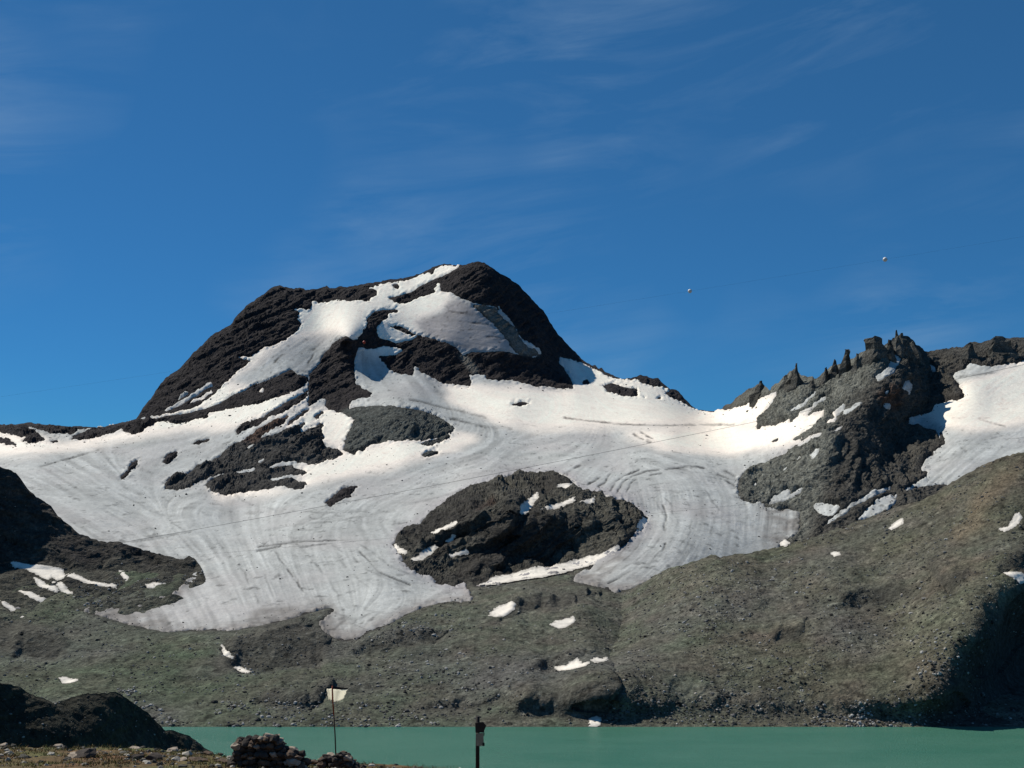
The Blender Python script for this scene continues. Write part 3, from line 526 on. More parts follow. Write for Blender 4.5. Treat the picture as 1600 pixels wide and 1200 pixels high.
hi = (1 - 2 * m_bare) * 2.6 * np.clip(far * 1.3, .6, 1.3) + .8 * fbm(PB, 130, 4, seed=40) + (.22 * LIC * lmod * far + 1.1 * fbm(PB, 24, 5, .6, seed=41)) * (1 - .6 * m_clean) - 2.2 * m_crev
hi += m_edge * (fbm(PB, 13, 4, .65, seed=42) * 6.5 + step_b * 2.5)
hi -= (1 - EDGE_TOP) * .8
P_ice = PB + NB * hi[..., None]
keep = (m_bare < .93)
keep = keep[:-1, :-1] | keep[1:, 1:] | keep[1:, :-1] | keep[:-1, 1:]
snowz = (m_clean[:-1, :-1] > .5) & (cv < 720)
Pi, ci = with_back(P_ice, icec, [(45, 32), (500, 505)])
kk = np.concatenate([np.repeat(keep[:1], nb, 0), keep], 0); sz = np.concatenate([np.repeat(snowz[:1], nb, 0), snowz], 0)
setp(link('glacier', grid_mesh('glacier', Pi, ci, M_SNOW, kk & ~sz, True)), 'grey streaked glacier ice flowing down in two tongues', None, None, 'structure')
setp(link('snowfield', grid_mesh('snowfield', Pi, ci, M_SNOW, kk & sz, True)), 'cream white old snow on the upper slopes', None, None, 'structure')

# ------------------------------------------------------------------ nearer hills
class Hill:
    def __init__(self, pts, crest, ubounds, vbot, du, rows, disp, colr, back, lake=True, tagname='', under=None, bench=None):
        self.d = steps(tps(pts), bench, .5) if bench else tps(pts); self.disp = disp; self.lake = lake; self.under = under
        u = np.r_[np.arange(ubounds[0], max(ubounds[0], -10), 6), np.arange(max(ubounds[0], -10), min(ubounds[1], 1610), du), np.arange(min(ubounds[1], 1610), ubounds[1] + 6, 6)]
        vt_ = polyl(crest)(u) + (vn(u / 4.3, u * 0 + 9.1, u * 0) - .5) * 2.2 + (vn(u / 15, u * 0 + 2.1, u * 0) - .5) * 3
        U = np.broadcast_to(u, (rows, len(u))).copy(); V = vt_ + (vbot - vt_) * np.linspace(0, 1, rows)[:, None]
        B = self.base(U, V); n = normals(B)
        ed = np.clip((V - vt_) / 8, .2, 1)
        h = disp(B, U, V) * ed
        if lake: h = h * np.clip((1134 - V) / 34, .04, 1)
        pf = [p_[0] for p_ in PATCHES if p_[1] == tagname]
        if pf: h = h * (1 - .85 * np.clip(samp(blur(raster(pf), 3), U, V) * 1.3, 0, 1))
        self.P = B + n * h[..., None]; self.U, self.V, self.n, self.h, self.vt, self.vb, self.u = U, V, n, h, vt_, vbot, u
        self.c = colr(B, U, V)
        self.Pa, self.ca = with_back(self.P, self.c, back)
    def base(self, U, V):
        D = self.d(U, V)
        if self.lake: D = shore_clamp(D, V)
        if self.under is not None: D = np.where(V < np.interp(U, self.under[0], self.under[1]), np.minimum(D, depthA(U, V) + 3 - np.clip((np.interp(U, self.under[0], self.under[1]) - V) * .8, 0, 16)), D)
        return ray(U, V, D)
def turf_col(P, U, V):
    v1 = fbm(P, 80, 4, seed=8); v2 = fbm(P, 30, 4, seed=9); v3 = fbm(P, 120, 3, seed=10)
    t = np.stack([.105 + .020 * v1 - .010 * v2, .101 + .018 * v1 + .010 * v2, .072 + .016 * v1], -1)
    wm = np.clip((U - 960) / 300, 0, 1)[..., None]; t = t * (np.array((.93, .99, 1.05)) * (1 - wm) + wm)
    g = np.clip(v3 + .1, 0, .7)[..., None]
    t = t * (1 - g) + grey * g
    sp = np.clip(fbm(P, 7, 2, seed=12) - .22, 0, 1); sd_ = np.clip(fbm(P, 6, 2, seed=11) - .2, 0, 1)
    return t * np.clip(1 + 1.3 * sp - 1.5 * sd_, .35, 2)[..., None]
def turf_disp(P, U, V):
    b_ = np.clip(.1 + 1.2 * fbm(P, 90, 3, seed=17), 0, 1)
    return ridged(P, 170, 4, seed=52, st=(1, .6, 1)) * 6 + ridged(P, 70, 5, seed=4, st=(1, .8, 1)) * 3.6 + fbm(P, 22, 5, .62, seed=5) * 2.8 + b_ * (ledges(P, 26, -.5, 1.2, 18) * 5 + ledges(P, 10, -.5, 1, 19) * 2)
C_PTS = [(880,1000,1400),(800,1100,1200),(900,1137,985),(960,940,1330),(985,922,1350),(1000,960,1230),(1112,868,1370),(1200,858,1400),(1300,830,1400),(1400,793,1390),(1480,758,1370),(1600,708,1330),(1960,640,1250),(1100,950,1200),(1000,1020,1120),(1100,1030,1075),(1000,1090,1010),(1200,950,1190),(1400,900,1215),(1300,900,1240),(1550,850,1180),(1550,780,1255),(1300,1000,1085),(1200,1060,1025),(1400,1000,1070),(1350,1080,985),
 (1000,1137,951),(1100,1137,951),(1200,1137,951),(1300,1137,951),(1400,1137,945),(1450,1130,952),(1490,1078,962),(1540,1000,1010),(1600,925,1085),(1560,1060,1075),(1530,1110,1000),(1600,1000,1160),(1590,1125,985),(1700,1000,1260),(1700,1100,1050),(1960,1000,1250),(1960,900,1200),(1960,1137,951)]
CREST_C = [(880,1010),(940,960),(965,935),(985,921),(1007,911),(1025,898),(1050,887),(1075,881),(1100,873),(1112,866),(1125,870),(1150,867),(1175,863),(1200,858),(1222,854),(1250,846),(1280,838),(1305,828),(1340,816),(1370,804),(1400,793),(1440,781),(1460,772),(1480,757),(1510,740),(1545,722),(1570,712),(1600,707),(1700,680),(1960,640)]
def c_col(P, U, V):
    t = turf_col(P, U, V)
    wu = U + 12 * fbm(P, 40, 3, seed=51); wv = V + 8 * fbm(P, 40, 3, seed=52)
    rs = samp(blur(raster([[(1510,840),(1520,770),(1560,745),(1600,730),(1600,745),(1545,790),(1535,835)],[(1480,850),(1500,820),(1520,850)],[(1560,900),(1600,880),(1600,900)]]), 8), wu, wv)
    t = lerp(t, (.150, .118, .078), rs * .7)
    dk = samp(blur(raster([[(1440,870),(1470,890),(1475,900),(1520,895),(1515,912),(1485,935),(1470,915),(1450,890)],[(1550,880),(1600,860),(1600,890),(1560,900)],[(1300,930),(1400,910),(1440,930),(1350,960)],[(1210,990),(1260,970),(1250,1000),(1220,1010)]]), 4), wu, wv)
    t = lerp(t, (.060, .058, .048), dk * .75)  # dark hollows: their shade is put into the ground colour
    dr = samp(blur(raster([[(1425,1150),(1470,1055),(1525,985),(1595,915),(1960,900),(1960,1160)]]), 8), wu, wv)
    return lerp(t, (.050, .046, .042), dr * .9)  # corner behind the rib: its shade also painted into the ground
C_PTS = [p_ for p_ in C_PTS if not (p_[0] < 1005 and p_[1] < 1100)]
for u_, v_ in ((985, 923), (975, 950), (966, 985), (962, 1020), (965, 1060), (972, 1095)):
    d_ = float(depthA(np.array([u_]), np.array([v_]))[0]); C_PTS += [(u_, v_, d_ - 3), (u_ - 60, v_ + 10, d_ + 45)]
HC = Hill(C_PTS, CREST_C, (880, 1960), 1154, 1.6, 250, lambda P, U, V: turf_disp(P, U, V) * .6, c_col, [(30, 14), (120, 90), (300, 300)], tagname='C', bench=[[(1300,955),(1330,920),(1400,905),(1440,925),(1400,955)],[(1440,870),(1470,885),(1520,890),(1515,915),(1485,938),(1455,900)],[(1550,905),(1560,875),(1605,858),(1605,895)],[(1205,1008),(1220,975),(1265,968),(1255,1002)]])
setp(link('hillside', grid_mesh('hillside', HC.Pa, HC.ca, M_TURF)), 'grey-green grassy hillside rising to the right above the lake', None, None, 'structure')

B_EDGE = [(-340,985),(-200,985),(-100,985),(0,983),(60,968),(110,956),(150,954),(190,955),(225,954),(270,937),(300,917),(320,907),(332,940)]
B_PTS = [(-340,690,1480),(-150,700,1520),(0,728,1580),(40,760,1590),(100,815,1585),(150,843,1580),(205,852,1580),(287,873,1560),(312,885,1548),(0,800,1545),(0,870,1500),(60,860,1520),(100,885,1500),(150,895,1500),(200,905,1500),(260,905,1515),(0,925,1420),(100,925,1440),(-200,870,1440),(-340,870,1420),(-200,930,1380)]
for u_, v_ in B_EDGE: B_PTS += [(u_, v_, float(depthA(np.array([u_]), np.array([v_]))[0]) - 4), (u_ + 8, v_ + 30, float(depthA(np.array([u_ + 8.]), np.array([v_ + 30.]))[0]) + 45)]
CREST_B = [(-340,690),(-150,700),(0,728),(25,740),(40,760),(57,776),(80,790),(87,804),(105,817),(125,834),(140,840),(162,846),(185,847),(205,852),(225,860),(250,867),(270,872),(287,873),(295,868),(303,872),(312,882),(320,900),(332,930),(350,960)]
def rock_disp(P, U, V):
    return ridged(P, 60, 6, seed=61, st=(1, .8, 1.4)) * 4 + fbm(P, 25, 5, .6, seed=62) * 3.5 + ledges(P, 22, .45, 1.1, 64) * 5 + ledges(P, 9, .4, 1, 67) * 2.5
def b_col(P, U, V):
    t = np.zeros(P.shape); t[:] = (.050, .045, .040)  # rock colour darkened to carry the spur's shade, deepest at the top
    g = np.clip((V - 850) / 90, 0, 1)
    t = lerp(t, (.070, .070, .055), np.clip(g + .6 * fbm(P, 50, 4, seed=63), 0, 1))
    g2 = np.clip((V - 935) / 30, 0, 1) * .8
    t = t * (1 - g2[..., None]) + turf_col(P, U, V) * g2[..., None]
    return t * (1 + 1.0 * np.clip(fbm(P, 9, 2, seed=12) - .2, 0, 1))[..., None]
HB = Hill(B_PTS, CREST_B, (-340, 352), 1015, 1.5, 190, rock_disp, b_col, [(30, 20), (150, 140)], lake=False, tagname='B', under=([-340, 0, 60, 110, 225, 270, 300, 315, 330, 352], [970, 965, 955, 944, 944, 926, 906, 896, 700, 700]))
setp(link('rocky_spur', grid_mesh('rocky_spur', HB.Pa, HB.ca, M_ROCK)), 'dark shaded rocky spur at the left edge of the glacier', None, None, 'structure')

E_PTS = [(-340,560,470),(-200,680,500),(-100,920,535),(0,1066,575),(60,1089,590),(110,1090,612),(180,1081,640),(257,1142,672),(335,1178,690),(0,1150,556),(80,1140,575),(150,1140,603),(250,1175,650),(330,1230,660),(-340,1150,440),(-100,1150,520),(0,1245,540),(100,1245,570),(200,1245,615),(420,1245,690)]  # left end, out of view, raised high to throw shade over the hillock
CREST_E = [(-340,560),(-200,680),(-100,920),(-30,1050),(0,1066),(30,1075),(60,1089),(85,1098),(105,1092),(120,1086),(150,1083),(180,1081),(200,1092),(215,1104),(230,1114),(245,1129),(257,1142),(275,1143),(295,1149),(310,1160),(320,1168),(335,1178),(420,1240)]
def e_col(P, U, V):
    t = np.zeros(P.shape); t[:] = (.040, .039, .029)
    return t * (1 + .5 * fbm(P, 20, 4, seed=66))[..., None]
HE = Hill(E_PTS, CREST_E, (-340, 420), 1245, 2, 90, lambda P, U, V: fbm(P, 18, 5, .6, seed=65) * 2.2 + ridged(P, 30, 4, seed=68) * 1.6 + ledges(P, 7, .4, 1, 69) * .9, e_col, [(20, 14), (90, 110), (150, 230)], lake=False)
setp(link('dark_hillock', grid_mesh('dark_hillock', HE.Pa, HE.ca, M_TURF)), 'dark shaded hillock at the left end of the lake', None, None, 'structure')

# ------------------------------------------------------------------ lake
def lake_material():
    m = bpy.data.materials.new('lake_water'); m.use_nodes = True; t = m.node_tree; L = t.links
    b = t.nodes['Principled BSDF']; b.inputs['Roughness'].default_value = .22; b.inputs['IOR'].default_value = 1.33
    b.inputs['Specular IOR Level'].default_value = .3
    g = t.nodes.new('ShaderNodeNewGeometry')
    n = t.nodes.new('ShaderNodeTexNoise'); n.inputs['Scale'].default_value = .02; n.inputs['Detail'].default_value = 9; n.inputs['Roughness'].default_value = .72
    r = t.nodes.new('ShaderNodeValToRGB')
    r.color_ramp.elements[0].position = .3; r.color_ramp.elements[0].color = (.046, .160, .112, 1)
    r.color_ramp.elements[1].position = .75; r.color_ramp.elements[1].color = (.085, .205, .150, 1)
    lm = t.nodes.new('ShaderNodeMapping'); lm.inputs['Scale'].default_value = (.35, 1.6, 1); L.new(g.outputs['Position'], lm.inputs['Vector']); L.new(lm.outputs[0], n.inputs['Vector']); L.new(n.outputs[0], r.inputs[0]); L.new(r.outputs[0], b.inputs['Base Color'])
    n2 = t.nodes.new('ShaderNodeTexNoise'); n2.inputs['Scale'].default_value = .55; n2.inputs['Detail'].default_value = 6; n2.inputs['Roughness'].default_value = .7
    bp = t.nodes.new('ShaderNodeBump'); bp.inputs['Distance'].default_value = .9; bp.inputs['Strength'].default_value = 1
    L.new(g.outputs['Position'], n2.inputs['Vector']); L.new(n2.outputs[0], bp.inputs['Height']); L.new(bp.outputs[0], b.inputs['Normal'])
    return m
lv = np.array([(-900, 250, 0), (1200, 250, 0), (1200, 1060, 0), (-900, 1060, 0)], float)
lake = link('lake', raw_mesh('lake', lv, np.array([[0, 1, 2, 3]]), None, lake_material(), False))
setp(lake, 'milky turquoise mountain lake along the bottom of the photo', None, None, 'structure')
# valley floor far out, under everything
gm = material('valley_ground', attr=False, base=(.10, .10, .08))
gv = np.array([(-9000, -4000, -30), (9000, -4000, -30), (9000, 12000, -30), (-9000, 12000, -30)], float)
setp(link('ground', raw_mesh('ground', gv, np.array([[0, 1, 2, 3]]), None, gm, False)), None, None, None, 'structure')

# ------------------------------------------------------------------ snow patches on the hills
def smooth_h(h): return box1(box1(np.asarray(h, np.float32), 3, 0), 3, 1)
HS_A = smooth_h(HRs); 
def grid_h(hs, us, vt_, vb, U, V):
    t = np.clip((V - np.interp(U, us, vt_)) / (vb - np.interp(U, us, vt_)), 0, .9999) * (hs.shape[0] - 1)
    c = np.clip(np.interp(U, us, np.arange(len(us))), 0, len(us) - 1.001)
    ti, ci_ = t.astype(int), c.astype(int); ft, fcx = t - ti, c - ci_
    return (hs[ti, ci_] * (1 - fcx) + hs[ti, ci_ + 1] * fcx) * (1 - ft) + (hs[ti + 1, ci_] * (1 - fcx) + hs[ti + 1, ci_ + 1] * fcx) * ft
def patch(poly, where, label, T=2.2, dirty=0.0):
    p = np.array(poly, float)
    u = np.arange(p[:, 0].min() - 3, p[:, 0].max() + 3.5, .75); v = np.arange(p[:, 1].min() - 3, p[:, 1].max() + 3.5, .75)
    U, V = np.meshgrid(u, v)
    if where == 'A': B = ray(U, V, shore_clamp(depthA(U, V), V)); h0 = grid_h(HS_A, ulist, vt, 1152, U, V)
    else:
        hl = HC if where == 'C' else HB; B = hl.base(U, V); h0 = grid_h(smooth_h(hl.h), hl.u, hl.vt, hl.vb, U, V)
    n = normals(B)
    ins = np.zeros(U.shape, bool); x2, y2 = np.roll(p[:, 0], -1), np.roll(p[:, 1], -1)
    dist = np.full(U.shape, 1e9)
    WU_ = U + 4.2 * fbm(B, 9, 4, .65, seed=71); WV_ = V + 2.8 * fbm(B, 9, 4, .65, seed=72)
    for i in range(len(p)):
        x0, y0, x1, y1 = p[i, 0], p[i, 1], x2[i], y2[i]
        c = (y0 <= WV_) != (y1 <= WV_)
        if y1 != y0: ins ^= c & (WU_ < x0 + (WV_ - y0) / (y1 - y0) * (x1 - x0))
        t = np.clip(((WU_ - x0) * (x1 - x0) + (WV_ - y0) * (y1 - y0)) / ((x1 - x0) ** 2 + (y1 - y0) ** 2 + 1e-9), 0, 1)
        dist = np.minimum(dist, np.hypot(WU_ - x0 - t * (x1 - x0), WV_ - y0 - t * (y1 - y0)))
    sd = np.where(ins, dist, -dist)
    mpp = B[..., 1] / F
    h = h0 + .5 + (np.clip(sd, -1.5, 2.0) * .3 + (1.6 if 'foot of' in label else .3)) * mpp + .25 * fbm(B, 12, 3, seed=73)
    P = B + n * h[..., None]
    c = np.zeros(P.shape); c[:] = np.array((.78, .725, .635)) * (1 - dirty)
    c *= np.clip((1 + .25 * fbm(B, 7, 3, .6, seed=74)) * np.interp(sd, [-1, 1.2], [.62, 1.0]), .2, 1.05)[..., None]
    k = sd > -1.0; k = k[:-1, :-1] | k[1:, 1:] | k[1:, :-1] | k[:-1, 1:]
    # origin at the middle of the patch
    kk_ = k; me = grid_mesh('snow_patch', P, c, M_PATCH, kk_, True)
    co = np.zeros(len(me.vertices) * 3, np.float32); me.vertices.foreach_get('co', co); co = co.reshape(-1, 3)
    o_ = co.mean(0); me.vertices.foreach_set('co', (co - o_).ravel()); me.update()
    o = link('snow_patch', me); o.location = o_.tolist()
    setp(o, label, 'snow patch', 'old snow patches left on the slopes')
for pl, wh, lb in PATCHES: patch(pl, wh, lb)

# ------------------------------------------------------------------ loose rocks
def ico():
    t = (1 + 5 ** .5) / 2
    v = np.array([(-1,t,0),(1,t,0),(-1,-t,0),(1,-t,0),(0,-1,t),(0,1,t),(0,-1,-t),(0,1,-t),(t,0,-1),(t,0,1),(-t,0,-1),(-t,0,1)], float)
    v /= np.linalg.norm(v[0])
    f = np.array([(0,11,5),(0,5,1),(0,1,7),(0,7,10),(0,10,11),(1,5,9),(5,11,4),(11,10,2),(10,7,6),(7,1,8),(3,9,4),(3,4,2),(3,2,6),(3,6,8),(3,8,9),(4,9,5),(2,4,11),(6,2,10),(8,6,7),(9,8,1)])
    return v, f
ICO_V, ICO_F = ico()
def subdiv(v, f):
    v = list(map(tuple, v)); cache = {}; out_ = []
    def mid(a, b):
        k = (min(a, b), max(a, b))
        if k not in cache:
            m = (np.array(v[a]) + np.array(v[b])) / 2; m /= np.linalg.norm(m); v.append(tuple(m)); cache[k] = len(v) - 1
        return cache[k]
    for a, b, c in f:
        x, y, z = mid(a, b), mid(b, c), mid(c, a); out_ += [(a, x, z), (b, y, x), (c, z, y), (x, y, z)]
    return np.array(v), np.array(out_)
SV, SF = subdiv(ICO_V, ICO_F)
def stone_verts(r, dims, base=ICO_V):
    v = base * np.array(dims) * (1 + r.uniform(-.24, .24, (len(base), 1)))
    for _ in range(4):                                                # cut flat faces
        n = r.normal(size=3); n /= np.linalg.norm(n); d = r.uniform(.55, .8) * np.abs(np.array(dims) * n).sum() * .8
        s_ = v @ n; ex = s_ > d; v[ex] -= np.outer(s_[ex] - d, n)
    a_ = r.uniform(0, 6.28); c_, s_ = math.cos(a_), math.sin(a_); t_ = r.uniform(-.3, .3)
    R = np.array([(c_, -s_, 0), (s_, c_, 0), (0, 0, 1)]) @ np.array([(1, 0, 0), (0, math.cos(t_), -math.sin(t_)), (0, math.sin(t_), math.cos(t_))])
    return v @ R.T
def scatter(name, label, pts, sizes, cols, mat, parent=None):
    vs_, fs, cs = [], [], []; r = np.random.default_rng(3)
    for i, (p, s_) in enumerate(zip(pts, sizes)):
        v = stone_verts(r, s_ * r.uniform(.7, 1.25, 3) * np.array((1, 1, .75))) + p
        fs.append(ICO_F + 12 * i); vs_.append(v); cs.append(np.repeat(cols[i:i + 1], 12, 0))
    me = raw_mesh(name, np.concatenate(vs_), np.concatenate(fs), np.concatenate(cs), mat, False)
    return setp(link(name, me, parent), label, None, None, 'stuff')
M_STONE = material('boulder_rock', sizes=((3, .25),), bump=((.8, .15),))
def pick(P, mask, n):
    idx = np.argwhere(mask); k = rng.choice(len(idx), n); ii = idx[k]
    return P[ii[:, 0], ii[:, 1]]
inframe = (UU > -8) & (UU < 1608)
mA = inframe & (m_mor > .6) & (VV < 1134) & (fbm(PB, 60, 3, seed=81) > -.15); pA = pick(P_rock, mA, 8000)
mC = (HC.U < 1608) & (HC.V < 1134); mC &= fbm(HC.P, 60, 3, seed=81) > -.1; pC = pick(HC.P, mC, 7000)
mS = (HC.U < 1608) & (HC.V < 1135) & (HC.V > 1095); pS = pick(HC.P, mS, 700)
mB = (HB.U > -8); pB2 = pick(HB.P, mB, 500)
def cluster(P, U, V, poly, n):
    return pick(P, raster_at(poly, U, V) & (fbm(P, 14, 2, seed=84) > -.1), n)
def raster_at(poly, U, V): return samp(raster([poly]), U, V) > .5
pK = np.concatenate([cluster(P_rock, UU, VV, [(180,1080),(200,1074),(262,1118),(305,1148),(270,1142),(215,1106)], 130), cluster(P_rock, UU, VV, [(300,1100),(560,1100),(700,1120),(700,1136),(330,1136)], 420),
  cluster(P_rock, UU, VV, [(528,992),(610,978),(700,958),(722,985),(560,1022)], 160), cluster(P_rock, UU, VV, [(560,1040),(760,1010),(860,1060),(700,1090),(560,1085)], 260), cluster(P_rock, UU, VV, [(330,1010),(350,1010),(400,1060),(380,1062)], 60),
  cluster(HC.P, HC.U, HC.V, [(1260,1105),(1350,1095),(1410,1136),(1270,1136)], 260), cluster(HC.P, HC.U, HC.V, [(1420,1000),(1490,985),(1500,1060),(1450,1100)], 120), cluster(HC.P, HC.U, HC.V, [(1000,925),(1250,860),(1280,930),(1050,1010)], 240),
  cluster(HB.P, HB.U, HB.V, [(60,915),(280,900),(318,890),(318,905),(270,935),(160,953),(100,950)], 420)])
pts = np.concatenate([pA, pC, pS, pB2]); sz_ = np.clip(rng.lognormal(-.25, .42, len(pts)), .35, 2.6)
g_ = np.clip(rng.normal(.095, .055, len(pts)), .025, .3); big_ = rng.random(len(pts)) < .05; g_[big_] = rng.uniform(.28, .45, big_.sum())
pts = np.concatenate([pts, pK]); kz = np.clip(rng.lognormal(.1, .4, len(pK)), .6, 2.6); kg = np.where(rng.random(len(pK)) < .45, rng.uniform(.22, .42, len(pK)), rng.uniform(.03, .12, len(pK)))
sz_ = np.r_[sz_, kz]; g_ = np.r_[g_, kg]
cs_ = np.stack([g_ * 1.03, g_, g_ * .93], -1)
scatter('boulder_field', 'countless small grey boulders strewn over the moraine', pts, sz_, cs_, M_STONE)
eE = pick(HE.P, (HE.U > -6) & (HE.V < 1180), 420); eg = np.where(rng.random(420) < .2, rng.uniform(.2, .4, 420), rng.uniform(.03, .1, 420))
scatter('hillock_stones', 'small stones strewn over the dark hillock', eE, np.clip(rng.lognormal(-1.1, .5, 420), .15, .9), np.stack([eg, eg * .96, eg * .9], -1), M_STONE)
mG = inframe & (m_bare < .04) & (VV > 660) & (fbm(PB, 90, 3, seed=83) > .02)
mG2 = inframe & (m_bare < .2) & (samp(blur(bare_r, 12), UU, VV) > .1) & (VV > 600)
pG = np.concatenate([pick(P_ice, mG, 420), pick(P_ice, mG2, 900)]); dG = np.linalg.norm(pG, axis=1)
sG = np.clip(rng.lognormal(-.2, .45, len(pG)), .4, 3.2) * dG / 1700
gG = np.clip(rng.normal(.05, .02, len(pG)), .02, .12); scatter('glacier_debris', 'dark stones scattered over the glacier ice', pG, sG, np.stack([gG, gG * .96, gG * .95], -1), M_STONE)

# ------------------------------------------------------------------ foreground ledge
F_PTS_C = [(-340,1156),(-60,1160),(0,1165),(40,1167),(120,1167),(200,1169),(300,1174),(335,1178),(365,1184),(480,1190),(560,1193),(600,1196),(650,1198),(720,1203),(900,1218),(1300,1236),(2000,1250)]
fu = np.arange(-340, 2000, 2.5)
crest = polyl(F_PTS_C)(fu) + (vn(fu / 6, fu * 0, fu * 0 + 4) - .5) * 2.0
def zc(D, c): return -(c - HZ) / F * D
rowsD = [(420, None), (150, None), (60, None), (44, None)] + [(d, d) for d in np.linspace(42, 30, 40)] + [(26, 26), (22, 22), (16, 16), (10, 10), (5, 5), (-3, -3), (-12, -12)]
FP = []
for D, k in rowsD:
    Dx = max(D, 6)
    if k is None:
        z42 = zc(42, crest); z = np.where(D < 50, z42 - 1.0, z42 - (D - 42) * .62)
    elif D >= 30:
        t = (42 - D) / 12.0; z = zc(42, crest) + (zc(30, 1209 + (crest - 1180) * .4) - zc(42, crest)) * t
    else:
        z30 = zc(30, 1209 + (crest - 1180) * .4); t = (30 - D) / 30.0; z = z30 + (-1.75 - z30) * np.clip(t * 1.15, 0, 1)
    xx = (fu - 800) / F * Dx * (1 if D >= 5 else 1.0 + (5 - D) * .3)
    FP.append(np.stack([xx, np.full_like(xx, D), CAMZ + z], -1))
FP = np.array(FP); FP[..., 2] += fbm(FP, 1.4, 4, seed=91) * .10 * np.clip((FP[..., 1] + 5) / 30, 0, 1)
fc = np.zeros(FP.shape); fc[:] = (.110, .088, .042)
fc = lerp(fc, (.135, .078, .042), np.clip(.5 + fbm(FP, 1.2, 4, seed=92) * 1.3, 0, 1))
fc = lerp(fc, (.100, .112, .042), np.clip(fbm(FP, 2.0, 4, seed=93) * 2, 0, 1))
M_MEADOW = material('meadow_soil', sizes=((.6, .35), (.12, .35)), bump=((.3, .08), (.08, .03)))
setp(link('meadow', grid_mesh('meadow', FP, fc, M_MEADOW)), 'brown and green meadow ledge in the foreground', None, None, 'structure')
def ground_at(u, D):
    j = int(np.clip(round((u + 340) / 2.5), 0, len(fu) - 1))
    ys = FP[4:44, j, 1][::-1]; zs = FP[4:44, j, 2][::-1]
    return Vector(((u - 800) / F * D, D, float(np.interp(D, ys, zs))))
# grass
def grass():
    r = np.random.default_rng(5); V_, Fc, C_ = [], [], []
    n = 0
    us = r.uniform(-12, 760, 17000); ds = r.uniform(31.2, 42.3, 17000)
    for u, d in zip(us, ds):
        p = ground_at(u, d)
        if float(vn(np.array(u / 26.0), np.array(d / 1.1), np.array(2.0))) < .42: continue
        hh = r.uniform(.03, .13); a_ = r.uniform(0, 6.28); wv_ = r.uniform(.008, .02); lx, ly = r.normal(0, .05, 2)
        dx, dy = math.cos(a_) * wv_, math.sin(a_) * wv_
        V_ += [(p.x - dx, p.y - dy, p.z - .01), (p.x + dx, p.y + dy, p.z - .01), (p.x + lx, p.y + ly, p.z + hh)]
        Fc.append((n, n + 1, n + 2)); n += 3
        k = r.random()
        c = (.22, .135, .06) if k < .45 else ((.18, .19, .06) if k < .85 else (.32, .27, .14))
        C_ += [np.array(c) * r.uniform(.6, 1.15)] * 3
    return raw_mesh('grass', np.array(V_), np.array(Fc), np.array(C_), material('dry_grass', sizes=(), bump=()), False)
setp(link('grass', grass()), 'short brown and green grass on the foreground ledge', None, None, 'stuff')

pr = np.random.default_rng(21); pn = 520
pu, pd = pr.uniform(-10, 740, pn), pr.uniform(31.5, 42.2, pn); pp = np.array([tuple(ground_at(a_, b_)) for a_, b_ in zip(pu, pd)])
pg = np.where(pr.random(pn) < .4, pr.uniform(.22, .42, pn), pr.uniform(.05, .14, pn))
scatter('ledge_stones', 'small loose stones between the grass of the foreground ledge', pp, np.clip(pr.lognormal(-2.75, .5, pn), .03, .2), np.stack([pg * 1.08, pg, pg * .85], -1), material('ledge_stone', sizes=((.1, .25),), bump=((.05, .01),)))

def simple(name, base, rough=.8, spec=.2, sizes=((.15, .25),), bump=()):
    return material(name, rough, spec, sizes, bump, attr=False, base=base)
M_ST = [simple('cairn_stone_dark', (.060, .050, .043), .9, .1, ((.12, .35),), ((.06, .02),)), simple('cairn_stone_brown', (.115, .082, .060), .9, .1, ((.12, .35),), ((.06, .02),)), simple('cairn_stone_pale', (.34, .28, .22), .9, .1, ((.12, .25),), ((.06, .02),))]
def stone_mesh(name, dims, seed, mat, base=None):
    r = np.random.default_rng(seed)
    return raw_mesh(name, stone_verts(r, dims, SV if base is None else base), SF if base is None else ICO_F, None, mat, False)
STONES = [[stone_mesh('stone', (.17, .13, .085), 100 + i + 10 * k, M_ST[k]) for i in range(6)] for k in range(3)]
def emp(name, loc):
    o = bpy.data.objects.new(name, None); SC.collection.objects.link(o); o.location = loc; o.empty_display_size = .3; return o
def px(u, v, D): return Vector(((u - 800) / F * D, D, CAMZ + (HZ - v) / F * D))
def pile(name, loc, prof, depth, label, cat, seed, size=1.0):
    """prof: list of (x, top height) across; dry stacked stones filling that outline"""
    root = emp(name, loc); setp(root, label, cat); r = random.Random(seed)
    p = np.array(prof, float); z = 0.0; row = 0
    while z < p[:, 1].max():
        xs = np.linspace(p[0, 0], p[-1, 0], 60); ok = xs[np.interp(xs, p[:, 0], p[:, 1]) > z + .02]
        if len(ok) == 0: break
        x = ok.min() + r.uniform(.0, .08)
        while x < ok.max() + .02:
            hx = np.interp(x, p[:, 0], p[:, 1])
            sc = r.uniform(.7, 1.35) * size
            if hx > z + .02:
                shrink = 1 - .55 * z / p[:, 1].max()
                for dy in ((-depth * .5 * shrink, 0.0, depth * .5 * shrink) if row % 2 == 0 else (-depth * .32 * shrink, depth * .32 * shrink)):
                    k = 0 if r.random() < .58 else (1 if r.random() < .70 else 2)
                    o = link('stone', r.choice(STONES[k]), root)
                    o.location = (x + r.uniform(-.04, .04), dy + r.uniform(-.05, .05), z + .05 + r.uniform(-.02, .03))
                    o.rotation_euler = (r.uniform(-.25, .25), r.uniform(-.25, .25), r.uniform(0, 6.28)); s_ = sc * r.uniform(.9, 1.1)
                    o.scale = (s_, s_, s_ * r.uniform(.8, 1.3))
            x += .235 * sc
        z += .115 * size; row += 1
    return root
Dc = 34.0; gz = ground_at(418, Dc)
k_ = Dc / F
def prof_px(pts, uc, zb): return [((u - uc) * k_, (CAMZ + (HZ - v) * k_) - zb - .06) for u, v in pts]
